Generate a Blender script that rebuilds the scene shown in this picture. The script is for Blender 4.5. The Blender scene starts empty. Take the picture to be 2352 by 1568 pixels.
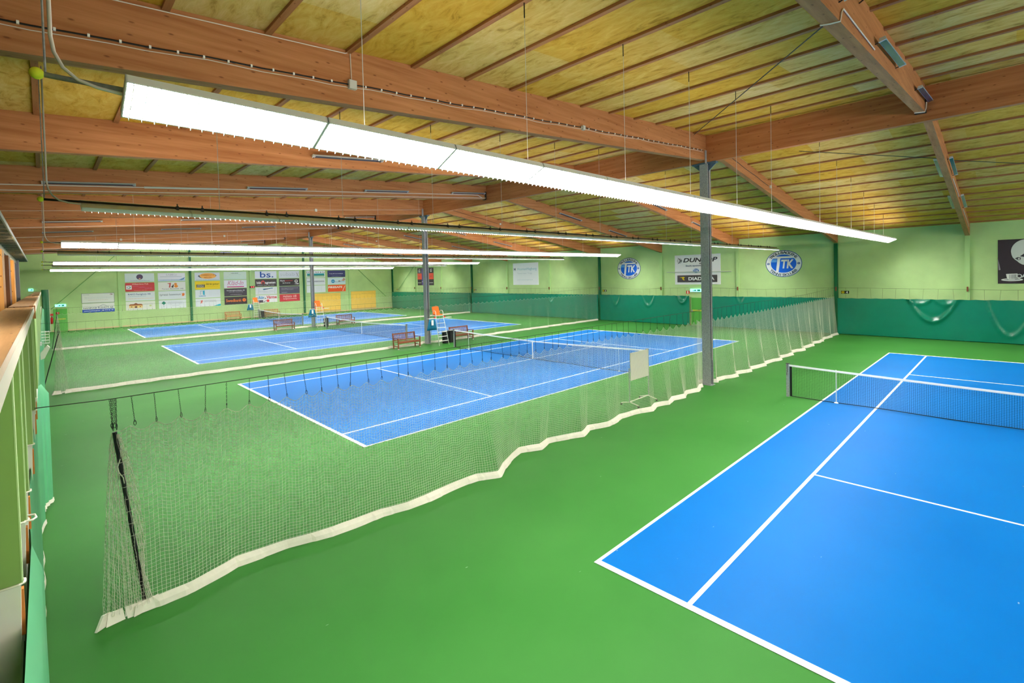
import bpy, math, random
import numpy as np
from mathutils import Vector, Matrix

random.seed(7)
C = bpy.context.scene.collection
PI = math.pi

# ------------------------------------------------------------------ colour
def lin(c):
    return tuple((x / 12.92 if x <= 0.04045 else ((x + 0.055) / 1.055) ** 2.4) for x in (v / 255.0 for v in c))

MATS = {}
def mat(name, rgb, rough=0.6, spec=0.3, metal=0.0, var=0.0, vscale=4.0, bump=0.0, bscale=30.0, emit=None, estr=0.0):
    if name in MATS:
        return MATS[name]
    m = bpy.data.materials.new(name); m.use_nodes = True
    nt = m.node_tree; b = nt.nodes['Principled BSDF']
    col = (*lin(rgb), 1)
    b.inputs['Base Color'].default_value = col
    b.inputs['Roughness'].default_value = rough
    b.inputs['Metallic'].default_value = metal
    b.inputs['Specular IOR Level'].default_value = spec
    if var or bump:
        tc = nt.nodes.new('ShaderNodeTexCoord')
        n = nt.nodes.new('ShaderNodeTexNoise'); n.inputs['Scale'].default_value = vscale; n.inputs['Detail'].default_value = 5
        nt.links.new(tc.outputs['Object'], n.inputs['Vector'])
        if var:
            mr = nt.nodes.new('ShaderNodeMapRange')
            mr.inputs['From Min'].default_value = 0.25; mr.inputs['From Max'].default_value = 0.75
            mr.inputs['To Min'].default_value = 1 - var; mr.inputs['To Max'].default_value = 1 + var
            nt.links.new(n.outputs['Fac'], mr.inputs['Value'])
            mx = nt.nodes.new('ShaderNodeVectorMath'); mx.operation = 'SCALE'
            mx.inputs[0].default_value = col[:3]
            nt.links.new(mr.outputs['Result'], mx.inputs['Scale'])
            nt.links.new(mx.outputs['Vector'], b.inputs['Base Color'])
        if bump:
            n2 = nt.nodes.new('ShaderNodeTexNoise'); n2.inputs['Scale'].default_value = bscale; n2.inputs['Detail'].default_value = 4
            nt.links.new(tc.outputs['Object'], n2.inputs['Vector'])
            bp = nt.nodes.new('ShaderNodeBump'); bp.inputs['Strength'].default_value = bump; bp.inputs['Distance'].default_value = 0.02
            nt.links.new(n2.outputs['Fac'], bp.inputs['Height']); nt.links.new(bp.outputs['Normal'], b.inputs['Normal'])
    if emit:
        b.inputs['Emission Color'].default_value = (*lin(emit), 1)
        b.inputs['Emission Strength'].default_value = estr
    MATS[name] = m
    return m

def wood(name, a, b2, scale, axis, rough=0.6, knots=0.35, knot_rgb=(90, 45, 20)):
    m = bpy.data.materials.new(name); m.use_nodes = True
    nt = m.node_tree; L = nt.links; b = nt.nodes['Principled BSDF']
    b.inputs['Roughness'].default_value = rough; b.inputs['Specular IOR Level'].default_value = 0.25
    tc = nt.nodes.new('ShaderNodeTexCoord'); mp = nt.nodes.new('ShaderNodeMapping')
    s = [scale * 9] * 3; s[axis] = scale * 0.45
    mp.inputs['Scale'].default_value = s
    L.new(tc.outputs['Object'], mp.inputs['Vector'])
    n = nt.nodes.new('ShaderNodeTexNoise'); n.inputs['Scale'].default_value = 1.0; n.inputs['Detail'].default_value = 6; n.inputs['Roughness'].default_value = 0.65
    L.new(mp.outputs['Vector'], n.inputs['Vector'])
    r = nt.nodes.new('ShaderNodeValToRGB')
    r.color_ramp.elements[0].position = 0.3; r.color_ramp.elements[0].color = (*lin(a), 1)
    r.color_ramp.elements[1].position = 0.72; r.color_ramp.elements[1].color = (*lin(b2), 1)
    L.new(n.outputs['Fac'], r.inputs['Fac'])
    # lamellae of the laminated timber
    sx = nt.nodes.new('ShaderNodeSeparateXYZ'); L.new(tc.outputs['Object'], sx.inputs[0])
    cb = nt.nodes.new('ShaderNodeCombineXYZ')
    m1 = nt.nodes.new('ShaderNodeMath'); m1.operation = 'MULTIPLY'; m1.inputs[1].default_value = 1.7 * scale; L.new(sx.outputs[axis], m1.inputs[0]); L.new(m1.outputs[0], cb.inputs[0])
    ad = nt.nodes.new('ShaderNodeMath'); ad.operation = 'ADD'; o1, o2 = [k for k in range(3) if k != axis]; L.new(sx.outputs[o1], ad.inputs[0]); L.new(sx.outputs[o2], ad.inputs[1])
    m2 = nt.nodes.new('ShaderNodeMath'); m2.operation = 'MULTIPLY'; m2.inputs[1].default_value = 4.5 * scale; L.new(ad.outputs[0], m2.inputs[0]); L.new(m2.outputs[0], cb.inputs[1])
    v = nt.nodes.new('ShaderNodeTexVoronoi'); v.voronoi_dimensions = '2D'; v.inputs['Scale'].default_value = 1.0
    L.new(cb.outputs[0], v.inputs['Vector'])
    mr = nt.nodes.new('ShaderNodeMapRange'); mr.inputs['From Min'].default_value = 0.025; mr.inputs['From Max'].default_value = 0.07
    mr.inputs['To Min'].default_value = min(1, knots * 2); mr.inputs['To Max'].default_value = 0.0
    L.new(v.outputs['Distance'], mr.inputs['Value'])
    mx = nt.nodes.new('ShaderNodeMix'); mx.data_type = 'RGBA'
    L.new(mr.outputs['Result'], mx.inputs['Factor']); L.new(r.outputs['Color'], mx.inputs[6]); mx.inputs[7].default_value = (*lin(knot_rgb), 1)
    L.new(mx.outputs[2], b.inputs['Base Color'])
    MATS[name] = m
    return m

# ------------------------------------------------------------------ mesh builder
class MB:
    def __init__(s): s.v = []; s.f = []
    def add(s, vs, fs):
        o = len(s.v); s.v += [tuple(p) for p in vs]; s.f += [tuple(i + o for i in q) for q in fs]; return s
    def box(s, x0, y0, z0, x1, y1, z1):
        vs = [(x, y, z) for z in (z0, z1) for y in (y0, y1) for x in (x0, x1)]
        return s.add(vs, [(0, 2, 3, 1), (4, 5, 7, 6), (0, 1, 5, 4), (2, 6, 7, 3), (0, 4, 6, 2), (1, 3, 7, 5)])
    def quad(s, *p): return s.add(p, [tuple(range(len(p)))])
    def prism(s, poly, ext):              # polygon in 3D extruded by vector
        n = len(poly); e = Vector(ext)
        vs = [Vector(p) for p in poly] + [Vector(p) + e for p in poly]
        return s.add(vs, [tuple(range(n))[::-1], tuple(range(n, 2 * n))] + [(i, (i + 1) % n, n + (i + 1) % n, n + i) for i in range(n)])
    def bar(s, a, b, w, h, up=(0, 0, 1)):  # rectangular bar from a to b
        a = Vector(a); b = Vector(b); d = (b - a).normalized(); u = Vector(up)
        if abs(d.dot(u)) > 0.98: u = Vector((1, 0, 0))
        r = d.cross(u).normalized(); u = r.cross(d)
        P = [r * (-w / 2) + u * (-h / 2), r * (w / 2) + u * (-h / 2), r * (w / 2) + u * (h / 2), r * (-w / 2) + u * (h / 2)]
        return s.prism([a + q for q in P], b - a)
    def tube(s, pts, r, n=6, cap=True):
        pts = [Vector(p) for p in pts]; rs = r if isinstance(r, (list, tuple)) else [r] * len(pts)
        o = len(s.v); N = len(pts); prev = None
        for i, p in enumerate(pts):
            d = (pts[min(i + 1, N - 1)] - pts[max(i - 1, 0)]).normalized()
            if prev is None:
                u = Vector((0, 0, 1)) if abs(d.z) < 0.9 else Vector((1, 0, 0))
                a = d.cross(u).normalized()
            else:
                a = (prev - d * prev.dot(d)).normalized()
            prev = a; c = d.cross(a)
            for k in range(n):
                t = 2 * PI * k / n
                s.v.append(tuple(p + (a * math.cos(t) + c * math.sin(t)) * rs[i]))
        for i in range(N - 1):
            for k in range(n):
                s.f.append((o + i * n + k, o + i * n + (k + 1) % n, o + (i + 1) * n + (k + 1) % n, o + (i + 1) * n + k))
        if cap:
            s.f.append(tuple(o + k for k in range(n))[::-1]); s.f.append(tuple(o + (N - 1) * n + k for k in range(n)))
        return s
    def lathe(s, prof, n=16, c=(0, 0, 0)):
        o = len(s.v); m = len(prof)
        for (r, z) in prof:
            for k in range(n):
                t = 2 * PI * k / n; s.v.append((c[0] + r * math.cos(t), c[1] + r * math.sin(t), c[2] + z))
        for i in range(m - 1):
            for k in range(n):
                s.f.append((o + i * n + k, o + i * n + (k + 1) % n, o + (i + 1) * n + (k + 1) % n, o + (i + 1) * n + k))
        s.f.append(tuple(o + k for k in range(n))[::-1]); s.f.append(tuple(o + (m - 1) * n + k for k in range(n)))
        return s
    def ball(s, c, r, n=14):
        prof = [(r * math.sin(PI * i / 8) + 1e-4, -r * math.cos(PI * i / 8)) for i in range(9)]
        return s.lathe(prof, n, c)
    def mesh(s, name):
        me = bpy.data.meshes.new(name); me.from_pydata(s.v, [], s.f); me.update(); return me
    def build(s, name, m, parent=None, smooth=False, loc=None):
        return obj(name, s.mesh(name), m, parent, smooth, loc)

def obj(name, me, m, parent=None, smooth=False, loc=None):
    if m is not None and not me.materials: me.materials.append(m)
    if smooth:
        me.polygons.foreach_set('use_smooth', [True] * len(me.polygons))
    o = bpy.data.objects.new(name, me); C.objects.link(o)
    if parent: o.parent = parent
    if loc: o.location = loc
    return o

def mesh_np(name, V, Q):
    me = bpy.data.meshes.new(name)
    V = np.asarray(V, np.float32); Q = np.asarray(Q, np.int32)
    me.vertices.add(len(V)); me.vertices.foreach_set('co', V.ravel())
    me.loops.add(Q.size); me.loops.foreach_set('vertex_index', Q.ravel())
    me.polygons.add(len(Q)); me.polygons.foreach_set('loop_start', np.arange(0, Q.size, 4, dtype=np.int32))
    me.update(calc_edges=True); me.validate()
    return me

def tag(o, label, cat, group=None):
    o['label'] = label; o['category'] = cat
    if group: o['group'] = group
    o['kind'] = 'thing'
    return o
def thing(name, label, cat, loc=(0, 0, 0), group=None, rz=0):
    o = bpy.data.objects.new(name, None); C.objects.link(o); o.location = loc; o.rotation_euler = (0, 0, rz)
    o.empty_display_size = 0.1
    return tag(o, label, cat, group)
def struct(o): o['kind'] = 'structure'; return o
def dup(root, loc, label, rz=None):
    r = root.copy(); C.objects.link(r); r.location = loc; r['label'] = label
    if rz is not None: r.rotation_euler = (0, 0, rz)
    for ch in list(root.children):
        c = ch.copy(); C.objects.link(c); c.parent = r
        for g in list(ch.children):
            d = g.copy(); C.objects.link(d); d.parent = c
    return r

ORD = 'first second third fourth fifth sixth seventh eighth ninth tenth eleventh twelfth thirteenth fourteenth fifteenth sixteenth seventeenth eighteenth nineteenth twentieth twenty-first twenty-second twenty-third'.split()

# ------------------------------------------------------------------ materials
M_white = mat('white_paint', (235, 235, 232), 0.5)
M_line = mat('line_white', (245, 246, 246), 0.6)
M_cream = mat('cream_vinyl', (246, 240, 228), 0.5, var=0.06, vscale=9)
M_net = mat('net_cord', (250, 246, 234), 0.7)
M_black = mat('black', (22, 22, 24), 0.5)
def nylon():
    m = M_net; nt = m.node_tree; b = nt.nodes['Principled BSDF']; out = nt.nodes['Material Output']
    tr = nt.nodes.new('ShaderNodeBsdfTranslucent'); tr.inputs['Color'].default_value = (.95, .93, .86, 1)
    mx = nt.nodes.new('ShaderNodeMixShader'); mx.inputs[0].default_value = .62
    nt.links.new(b.outputs[0], mx.inputs[1]); nt.links.new(tr.outputs[0], mx.inputs[2]); nt.links.new(mx.outputs[0], out.inputs['Surface'])
nylon()
M_netblack = mat('net_black', (14, 17, 20), 0.7)
M_galv = mat('galvanised', (156, 160, 164), 0.45, 0.5, 0.1, var=0.3, vscale=26)
M_steelblue = mat('bracket_steel', (88, 112, 132), 0.45, 0.4, 0.3)
M_darksteel = mat('dark_steel', (58, 58, 56), 0.45, 0.4, 0.4)
M_chrome = mat('strip_glass', (40, 78, 104), 0.15, 0.6, 0.3)
M_stripcase = mat('strip_case', (176, 184, 192), 0.35, 0.5, 0.3)
M_wallgreen = mat('wall_green', (178, 208, 146), 0.75, 0.15, var=0.09, vscale=.9, bump=0.25, bscale=18)
M_postgreen = mat('post_green', (0, 88, 48), 0.5)
M_lightpost = mat('pilaster_green', (172, 208, 142), 0.6)
M_beige = mat('plinth_beige', (214, 190, 150), 0.7, var=0.1, vscale=3)
M_curtain = mat('curtain_pvc', (0, 116, 91), 0.27, 0.55, var=0.04, vscale=2.0)
M_curtain_l = mat('curtain_light', (96, 176, 128), 0.45, 0.35, var=0.06, vscale=2.0)
M_panelgreen = mat('gallery_panel', (150, 182, 108), 0.55, var=0.04, vscale=3)
M_panelgreen2 = mat('gallery_panel_deep', (140, 172, 100), 0.55, var=0.04, vscale=3)
M_litedge = mat('lit_edge', (200, 224, 170), 0.6)
M_orange = mat('orange_plastic', (250, 122, 40), 0.4)
M_teal = mat('teal_cloth', (0, 100, 130), 0.7)
M_yellowboard = mat('yellow_board', (244, 200, 92), 0.6, var=0.06, vscale=5)
M_red = mat('red', (200, 30, 30), 0.5)
M_ball = mat('tennis_felt', (236, 240, 60), 0.9, var=0.08, vscale=30)
M_cable_w = mat('cable_white', (214, 206, 196), 0.5)
M_cable_b = mat('cable_black', (20, 20, 22), 0.5)
M_boxgrey = mat('box_grey', (190, 194, 190), 0.5)
M_rust = mat('rust', (120, 62, 40), 0.8)
M_dooorgreen = mat('door_green', (86, 170, 70), 0.5)
M_corr = mat('corrugated', (120, 124, 124), 0.45, 0.5, 0.1, var=0.5, vscale=30)
M_lamp = mat('lamp_glow', (255, 255, 255), 0.5, emit=(255, 253, 248), estr=86.0)
M_up = mat('added_uplight_back', (255, 255, 255), 0.5, emit=(255, 241, 228), estr=31.0)  # upward glow added to the fixtures to lift the ceiling
M_up3 = mat('added_uplight_offside', (255, 255, 255), 0.5, emit=(255, 241, 228), estr=190.0)  # stronger added glow on the unseen row, for the ceiling at that side
M_up2 = mat('added_uplight_side', (255, 255, 255), 0.5, emit=(255, 238, 226), estr=115.0)  # added sideways glow of the rows turned away
M_exit = mat('exit_glow', (120, 235, 215), 0.4, emit=(130, 245, 225), estr=2.2)
M_led = mat('led_red', (255, 40, 50), 0.4, emit=(255, 60, 70), estr=2.5)

W_beam = wood('glulam', (146, 92, 52), (186, 130, 86), 1.0, 0)
W_ridge = wood('glulam_ridge', (152, 90, 50), (192, 126, 80), 1.0, 1)
W_purlin = wood('purlin_wood', (132, 84, 48), (170, 116, 76), 1.5, 1)
W_bench = wood('bench_teak', (104, 56, 36), (146, 86, 54), 3.0, 0, knots=0.1)
W_benchpale = wood('bench_pale', (168, 112, 62), (206, 150, 92), 3.0, 0, knots=0.1)
W_rail = wood('rail_pine', (196, 140, 86), (228, 180, 124), 1.6, 1, rough=0.35, knots=0.6)
W_post = wood('post_pine', (196, 136, 70), (224, 170, 100), 1.6, 2, knots=0.5)

def floor_mat(name, c0, c1, rough, sc=0.35):
    m = bpy.data.materials.new(name); m.use_nodes = True
    nt = m.node_tree; L = nt.links; b = nt.nodes['Principled BSDF']
    b.inputs['Roughness'].default_value = rough; b.inputs['Specular IOR Level'].default_value = 0.06
    tc = nt.nodes.new('ShaderNodeTexCoord')
    n = nt.nodes.new('ShaderNodeTexNoise'); n.inputs['Scale'].default_value = sc; n.inputs['Detail'].default_value = 8
    L.new(tc.outputs['Object'], n.inputs['Vector'])
    r = nt.nodes.new('ShaderNodeValToRGB')
    r.color_ramp.elements[0].position = 0.35; r.color_ramp.elements[0].color = (*lin(c0), 1)
    r.color_ramp.elements[1].position = 0.65; r.color_ramp.elements[1].color = (*lin(c1), 1)
    L.new(n.outputs['Fac'], r.inputs['Fac'])
    # faint pale ball marks
    mp = nt.nodes.new('ShaderNodeMapping'); mp.inputs['Scale'].default_value = (1.1, 3.2, 1); mp.inputs['Rotation'].default_value = (0, 0, 0.6)
    L.new(tc.outputs['Object'], mp.inputs['Vector'])
    v = nt.nodes.new('ShaderNodeTexVoronoi'); v.inputs['Scale'].default_value = 1.0; L.new(mp.outputs['Vector'], v.inputs['Vector'])
    mr = nt.nodes.new('ShaderNodeMapRange'); mr.inputs['From Min'].default_value = 0.01; mr.inputs['From Max'].default_value = 0.035
    mr.inputs['To Min'].default_value = 0.28; mr.inputs['To Max'].default_value = 0
    L.new(v.outputs['Distance'], mr.inputs['Value'])
    mx = nt.nodes.new('ShaderNodeMix'); mx.data_type = 'RGBA'
    L.new(mr.outputs['Result'], mx.inputs['Factor']); L.new(r.outputs['Color'], mx.inputs[6]); mx.inputs[7].default_value = (*lin((220, 235, 230)), 1)
    L.new(mx.outputs[2], b.inputs['Base Color'])
    n2 = nt.nodes.new('ShaderNodeTexNoise'); n2.inputs['Scale'].default_value = 120; L.new(tc.outputs['Object'], n2.inputs['Vector'])
    bp = nt.nodes.new('ShaderNodeBump'); bp.inputs['Strength'].default_value = 0.15; bp.inputs['Distance'].default_value = 0.004
    L.new(n2.outputs['Fac'], bp.inputs['Height']); L.new(bp.outputs['Normal'], b.inputs['Normal'])
    return m
M_floor = floor_mat('floor_green', (48, 108, 43), (56, 116, 50), 0.5)
M_court = floor_mat('court_blue', (0, 96, 170), (2, 102, 176), 0.45)

def wool_mat():
    m = bpy.data.materials.new('mineral_wool'); m.use_nodes = True
    nt = m.node_tree; L = nt.links; b = nt.nodes['Principled BSDF']
    b.inputs['Roughness'].default_value = 0.95; b.inputs['Specular IOR Level'].default_value = 0.05
    tc = nt.nodes.new('ShaderNodeTexCoord'); sx = nt.nodes.new('ShaderNodeSeparateXYZ'); L.new(tc.outputs['Object'], sx.inputs[0])
    def math_(op, a, bv=None):
        n = nt.nodes.new('ShaderNodeMath'); n.operation = op
        for k, x in enumerate((a, bv)):
            if x is None: continue
            if isinstance(x, (int, float)): n.inputs[k].default_value = x
            else: L.new(x, n.inputs[k])
        return n.outputs[0]
    row = math_('FLOOR', math_('DIVIDE', math_('ADD', sx.outputs[0], 1.07), 1.262))
    offs = math_('FRACT', math_('MULTIPLY', row, 0.377))
    colf = math_('FLOOR', math_('ADD', math_('DIVIDE', sx.outputs[1], 2.4), math_('MULTIPLY', offs, 2.0)))
    cb = nt.nodes.new('ShaderNodeCombineXYZ'); L.new(row, cb.inputs[0]); L.new(colf, cb.inputs[1])
    wn = nt.nodes.new('ShaderNodeTexWhiteNoise'); L.new(cb.outputs[0], wn.inputs['Vector'])
    r = nt.nodes.new('ShaderNodeValToRGB'); e = r.color_ramp.elements
    e[0].position = 0.0; e[0].color = (*lin((200, 162, 74)), 1)
    e[1].position = 1.0; e[1].color = (*lin((206, 178, 112)), 1)
    x = e.new(0.35); x.color = (*lin((202, 158, 58)), 1)
    x = e.new(0.7); x.color = (*lin((204, 170, 92)), 1)
    L.new(wn.outputs['Value'], r.inputs['Fac'])
    mp = nt.nodes.new('ShaderNodeMapping'); mp.inputs['Scale'].default_value = (2.4, 0.9, 1)
    L.new(tc.outputs['Object'], mp.inputs['Vector'])
    n = nt.nodes.new('ShaderNodeTexNoise'); n.inputs['Scale'].default_value = 2.0; n.inputs['Detail'].default_value = 8; n.inputs['Roughness'].default_value = 0.7
    n.inputs['Distortion'].default_value = 0.8
    L.new(mp.outputs['Vector'], n.inputs['Vector'])
    rp = nt.nodes.new('ShaderNodeValToRGB'); e = rp.color_ramp.elements
    e[0].position = 0.28; e[0].color = (0.42, 0.38, 0.26, 1); e[1].position = 0.74; e[1].color = (1.14, 1.24, 1.75, 1)
    x = e.new(0.45); x.color = (0.9, 0.87, 0.8, 1)
    L.new(n.outputs['Fac'], rp.inputs['Fac'])
    mx = nt.nodes.new('ShaderNodeVectorMath'); mx.operation = 'MULTIPLY'
    L.new(r.outputs['Color'], mx.inputs[0]); L.new(rp.outputs['Color'], mx.inputs[1])
    L.new(mx.outputs['Vector'], b.inputs['Base Color'])
    bp = nt.nodes.new('ShaderNodeBump'); bp.inputs['Strength'].default_value = 0.4; bp.inputs['Distance'].default_value = 0.05
    L.new(n.outputs['Fac'], bp.inputs['Height']); L.new(bp.outputs['Normal'], b.inputs['Normal'])
    return m
M_wool = wool_mat()

# ------------------------------------------------------------------ dimensions
NEARX, FARX, ENDY, RIGHTY = -22.0, 18.7, 63.6, -9.1
COURTS = [0.0, 18.0, 36.11, 54.3]            # centre lines of the four courts
NETY = [9.1, 27.25, 45.4]                    # dividers and columns
def ceil_z(x): return 9.10 + 0.078 * x if x < 0 else 9.20 - 0.149 * x
RAFT = [3.03, 9.1, 15.15, 21.2, 27.25, 33.3, 39.4, 45.4, 51.5, 57.5]
MAINR = {9.1, 27.25, 45.4}

# ------------------------------------------------------------------ setting
fl = struct(MB().box(NEARX - .2, RIGHTY - .2, -0.2, FARX + .2, ENDY + .2, 0).build('floor', M_floor))
for yc in COURTS:
    MB().box(-11.885, yc - 5.485, 0, 11.885, yc + 5.485, 0.004).build('court_paint', M_court, fl)
    L_ = MB(); z = 0.008
    def ln(x0, y0, x1, y1): L_.box(x0, yc + y0, 0.0, x1, yc + y1, z)
    for s in (-1, 1):
        ln(min(s * 11.885, s * 11.785), -5.485, max(s * 11.885, s * 11.785), 5.485)
        ln(-11.785, min(s * 5.485, s * 5.435), 11.785, max(s * 5.485, s * 5.435))
        ln(-11.785, min(s * 4.115, s * 4.055), 11.785, max(s * 4.115, s * 4.055))
        ln(min(s * 6.4, s * 6.35), -4.055, max(s * 6.4, s * 6.35), 4.055)
        ln(min(s * 11.785, s * 11.685), -0.025, max(s * 11.785, s * 11.685), 0.025)
    ln(-6.35, -0.025, 6.35, 0.025)
    L_.build('court_lines', M_line, fl)

def wallmesh(name, pts, ext):
    return struct(MB().prism(pts, ext).build(name, M_wallgreen))
wallmesh('wall_far', [(FARX, RIGHTY, 0), (FARX, ENDY, 0), (FARX, ENDY, 6.5), (FARX, RIGHTY, 6.5)], (0.2, 0, 0))
prof = [(NEARX, 0), (FARX, 0), (FARX, ceil_z(FARX)), (0, 9.2), (0, 9.1), (NEARX, ceil_z(NEARX))]
wallmesh('wall_end', [(x, ENDY, z) for x, z in prof], (0, 0.2, 0))
wallmesh('wall_right', [(x, RIGHTY - .2, z) for x, z in prof], (0, 0.2, 0))
wallmesh('wall_near', [(NEARX - .2, RIGHTY, 0), (NEARX - .2, ENDY, 0), (NEARX - .2, ENDY, 7.5), (NEARX - .2, RIGHTY, 7.5)], (0.2, 0, 0))
cm = MB()
cm.prism([(NEARX - .2, RIGHTY - .2, ceil_z(NEARX - .2)), (0, RIGHTY - .2, 9.1), (0, RIGHTY - .2, 9.4), (NEARX - .2, RIGHTY - .2, 7.7)], (0, ENDY - RIGHTY + .4, 0))
cm.prism([(0, RIGHTY - .2, 9.2), (FARX + .2, RIGHTY - .2, ceil_z(FARX + .2)), (FARX + .2, RIGHTY - .2, 6.8), (0, RIGHTY - .2, 9.5)], (0, ENDY - RIGHTY + .4, 0))
ce = struct(cm.build('ceiling', M_wool))
PURL_N = [-1.07 - 1.262 * k for k in range(17)]
PURL_F = [1.44, 2.66, 3.88, 5.08, 6.26, 7.46, 8.70, 9.98, 11.18, 12.36, 13.55, 14.75, 15.95, 17.15, 18.3]
for x in PURL_N + PURL_F:
    z = ceil_z(x)
    MB().box(x - .045, RIGHTY, z - 0.055, x + .045, ENDY, z + 0.03).build('purlin', W_purlin, ce)
# plinth strips, wall posts
struct(MB().box(-17.0, ENDY - .03, 0, FARX, ENDY, 0.13).build('baseboard_end', M_beige))
struct(MB().box(FARX - .03, 17.6, 0, FARX, 19.0, 0.13).build('baseboard_far', M_beige))
struct(MB().box(FARX - .02, RIGHTY, 5.72, FARX, ENDY, 5.735).build('trim_40', M_lightpost))
ti = 1
for y in [-3.03] + RAFT + [63.35]:
    dark = y in MAINR or y > 63
    if dark: struct(MB().box(FARX - .16, y - .1, 0, FARX, y + .1, 5.72).build('trim_%d' % ti, M_postgreen))
    else: struct(MB().box(FARX - .12, y - .1, 0, FARX, y + .1, 5.72).build('trim_%d' % ti, M_lightpost))
    ti += 1
for x, d in [(-12.0, 0), (-5.95, 1), (0.05, 0), (6.18, 1), (12.2, 0)]:
    if d: struct(MB().box(x - .1, ENDY - .16, 0.13, x + .1, ENDY, ceil_z(x) - .02).build('trim_%d' % ti, M_postgreen))
    else: struct(MB().box(x - .11, ENDY - .12, 0.0, x + .11, ENDY, ceil_z(x) - .02).build('trim_%d' % ti, M_lightpost))
    ti += 1

# ------------------------------------------------------------------ roof timber
for i, y in enumerate(RAFT):
    main = y in MAINR
    zb = (lambda x: 8.20 + .078 * x) if main else (lambda x: 8.36 + .08 * x)
    x0 = NEARX
    P = [(x0, y - .1, zb(x0)), (-.1, y - .1, zb(-.1)), (-.1, y - .1, ceil_z(-.1) - .003), (x0, y - .1, ceil_z(x0) - .003)]
    tag(MB().prism(P, (0, .2, 0)).build('roof_beam', W_beam),
        f'{ORD[i]} laminated roof beam on the gallery side counted from the near court', 'beam', 'gallery side roof beams')
    P = [(.1, y - .1, 8.64), (FARX - .02, y - .1, 5.76), (FARX - .02, y - .1, ceil_z(FARX - .02) - .003), (.1, y - .1, ceil_z(.1) - .003)]
    tag(MB().prism(P, (0, .2, 0)).build('roof_beam', W_beam),
        f'{ORD[i]} laminated roof beam on the curtain wall side counted from the near court', 'beam', 'curtain wall side roof beams')
tag(MB().box(-.1, RIGHTY, 8.12, .1, ENDY, 9.05).build('ridge_beam', W_ridge),
    'long laminated ridge beam carried by the row of steel columns', 'beam')

# steel columns
def column(y, label):
    t = thing('steel_column', label, 'column', (0.025, y, 0), 'steel columns under the ridge')
    h = 8.08
    m = MB()
    m.box(-.125, -.15, 0, -.107, .15, h); m.box(.107, -.15, 0, .125, .15, h); m.box(-.107, -.008, 0, .107, .008, h)
    m.build('shaft', M_galv, t)
    MB().box(-.16, -.2, 0.0, .16, .2, .015).build('base_plate', M_galv, t)
    g = MB().box(-.14, -.17, h - .02, .14, .17, h + .035)
    for s in (-1, 1):
        g.prism([(-.02, s * .15, h - .02), (-.02, s * .42, h - .02), (-.02, s * .15, h - .26)], (.04, 0, 0))
        g.box(-.1, min(s * .15, s * .44), h - .02, .1, max(s * .15, s * .44), h + .035)
    g.build('head_bracket', M_steelblue, t)
    MB().box(-.24, -.13, h - .02, -.13, -.103, h + .45).build('beam_shoe', M_galv, t)
    MB().tube([(.09, -.12, .9), (.09, -.12, 7.9), (.02, -.17, 8.1), (.02, -.17, 8.5)], .011, 6).build('conduit', M_cable_w, t)
    return t
column(9.1, 'galvanised steel column between the two nearest courts')
column(27.25, 'galvanised steel column beside the umpire chair with the dark bins')
column(45.4, 'galvanised steel column in front of the far yellow wall board')

# joist hangers on intermediate beams
# ------------------------------------------------------------------ lamp rows
UL, PITCH = 1.545, 1.555
A_ = Vector((0, -.195, .085)); B_ = Vector((0, .195, -.085)); N_ = Vector((0, .4, .917)).normalized(); W_ = (B_ - A_).normalized()
def lamp_meshes(s):
    def T(p): return (p[0], p[1] * s, p[2])
    h = .068; t = .012
    U = [A_, A_ + N_ * h, B_ + N_ * h, B_, B_ - W_ * t, B_ - W_ * t + N_ * .06, A_ + W_ * t + N_ * .06, A_ + W_ * t]
    hm = MB().prism([T(p) for p in U], (UL, 0, 0))
    for x in (0, UL - .01):
        hm.prism([T(p + Vector((x, 0, 0))) for p in (A_, A_ + N_ * h, B_ + N_ * h, B_)], (.01, 0, 0))
    a = A_ + W_ * t + N_ * .046; b = B_ - W_ * t + N_ * .046
    lm = MB().quad(T(a + Vector((.01, 0, 0))), T(b + Vector((.01, 0, 0))), T(b + Vector((UL - .01, 0, 0))), T(a + Vector((UL - .01, 0, 0))))
    if s > 0: lm.f = [f[::-1] for f in lm.f]
    fm = MB(); k = 0; x = .045
    while x < UL - .02:
        fm.prism([T(p + Vector((x, 0, 0))) for p in (A_ + W_ * t + N_ * .006, B_ - W_ * t + N_ * .006, B_ - W_ * .004 - N_ * .026, A_ + W_ * .004 - N_ * .026)], (.005, 0, 0))
        x += .0855
    wd = (B_ - A_).length
    for k in (1, 2, 3):
        p = A_ + W_ * (wd * k / 4 - .003) + N_ * .006
        fm.prism([T(q_ + Vector((.01, 0, 0))) for q_ in (p, p + W_ * .006, p + W_ * .006 + N_ * .036, p + N_ * .036)], (UL - .02, 0, 0))
    um = MB()
    if s > 0:   # glowing strip added on the hidden back to brighten the ceiling
        a, b = A_ + N_ * (h + .002) + W_ * .15, B_ + N_ * (h + .002) - W_ * .12
        um.quad(*[T(p) for p in (a + Vector((.05, 0, 0)), a + Vector((UL - .05, 0, 0)), b + Vector((UL - .05, 0, 0)), b + Vector((.05, 0, 0)))])
    else:       # glowing strip added on the hidden upper side to brighten roof and beams
        a, b = A_ - W_ * .002 + N_ * .006, A_ - W_ * .002 + N_ * (h - .006)
        um.quad(*[T(p) for p in (a + Vector((.05, 0, 0)), a + Vector((UL - .05, 0, 0)), b + Vector((UL - .05, 0, 0)), b + Vector((.05, 0, 0)))])
    return hm.mesh('housing'), lm.mesh('lamp_panel'), fm.mesh('louvre'), um.mesh('added_uplight')
LM = {1: lamp_meshes(1), -1: lamp_meshes(-1)}
for s in (1, -1):
    LM[s][0].materials.append(M_white); LM[s][1].materials.append(M_lamp); LM[s][2].materials.append(M_white); LM[s][3].materials.append(M_up if s > 0 else M_up2)
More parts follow.
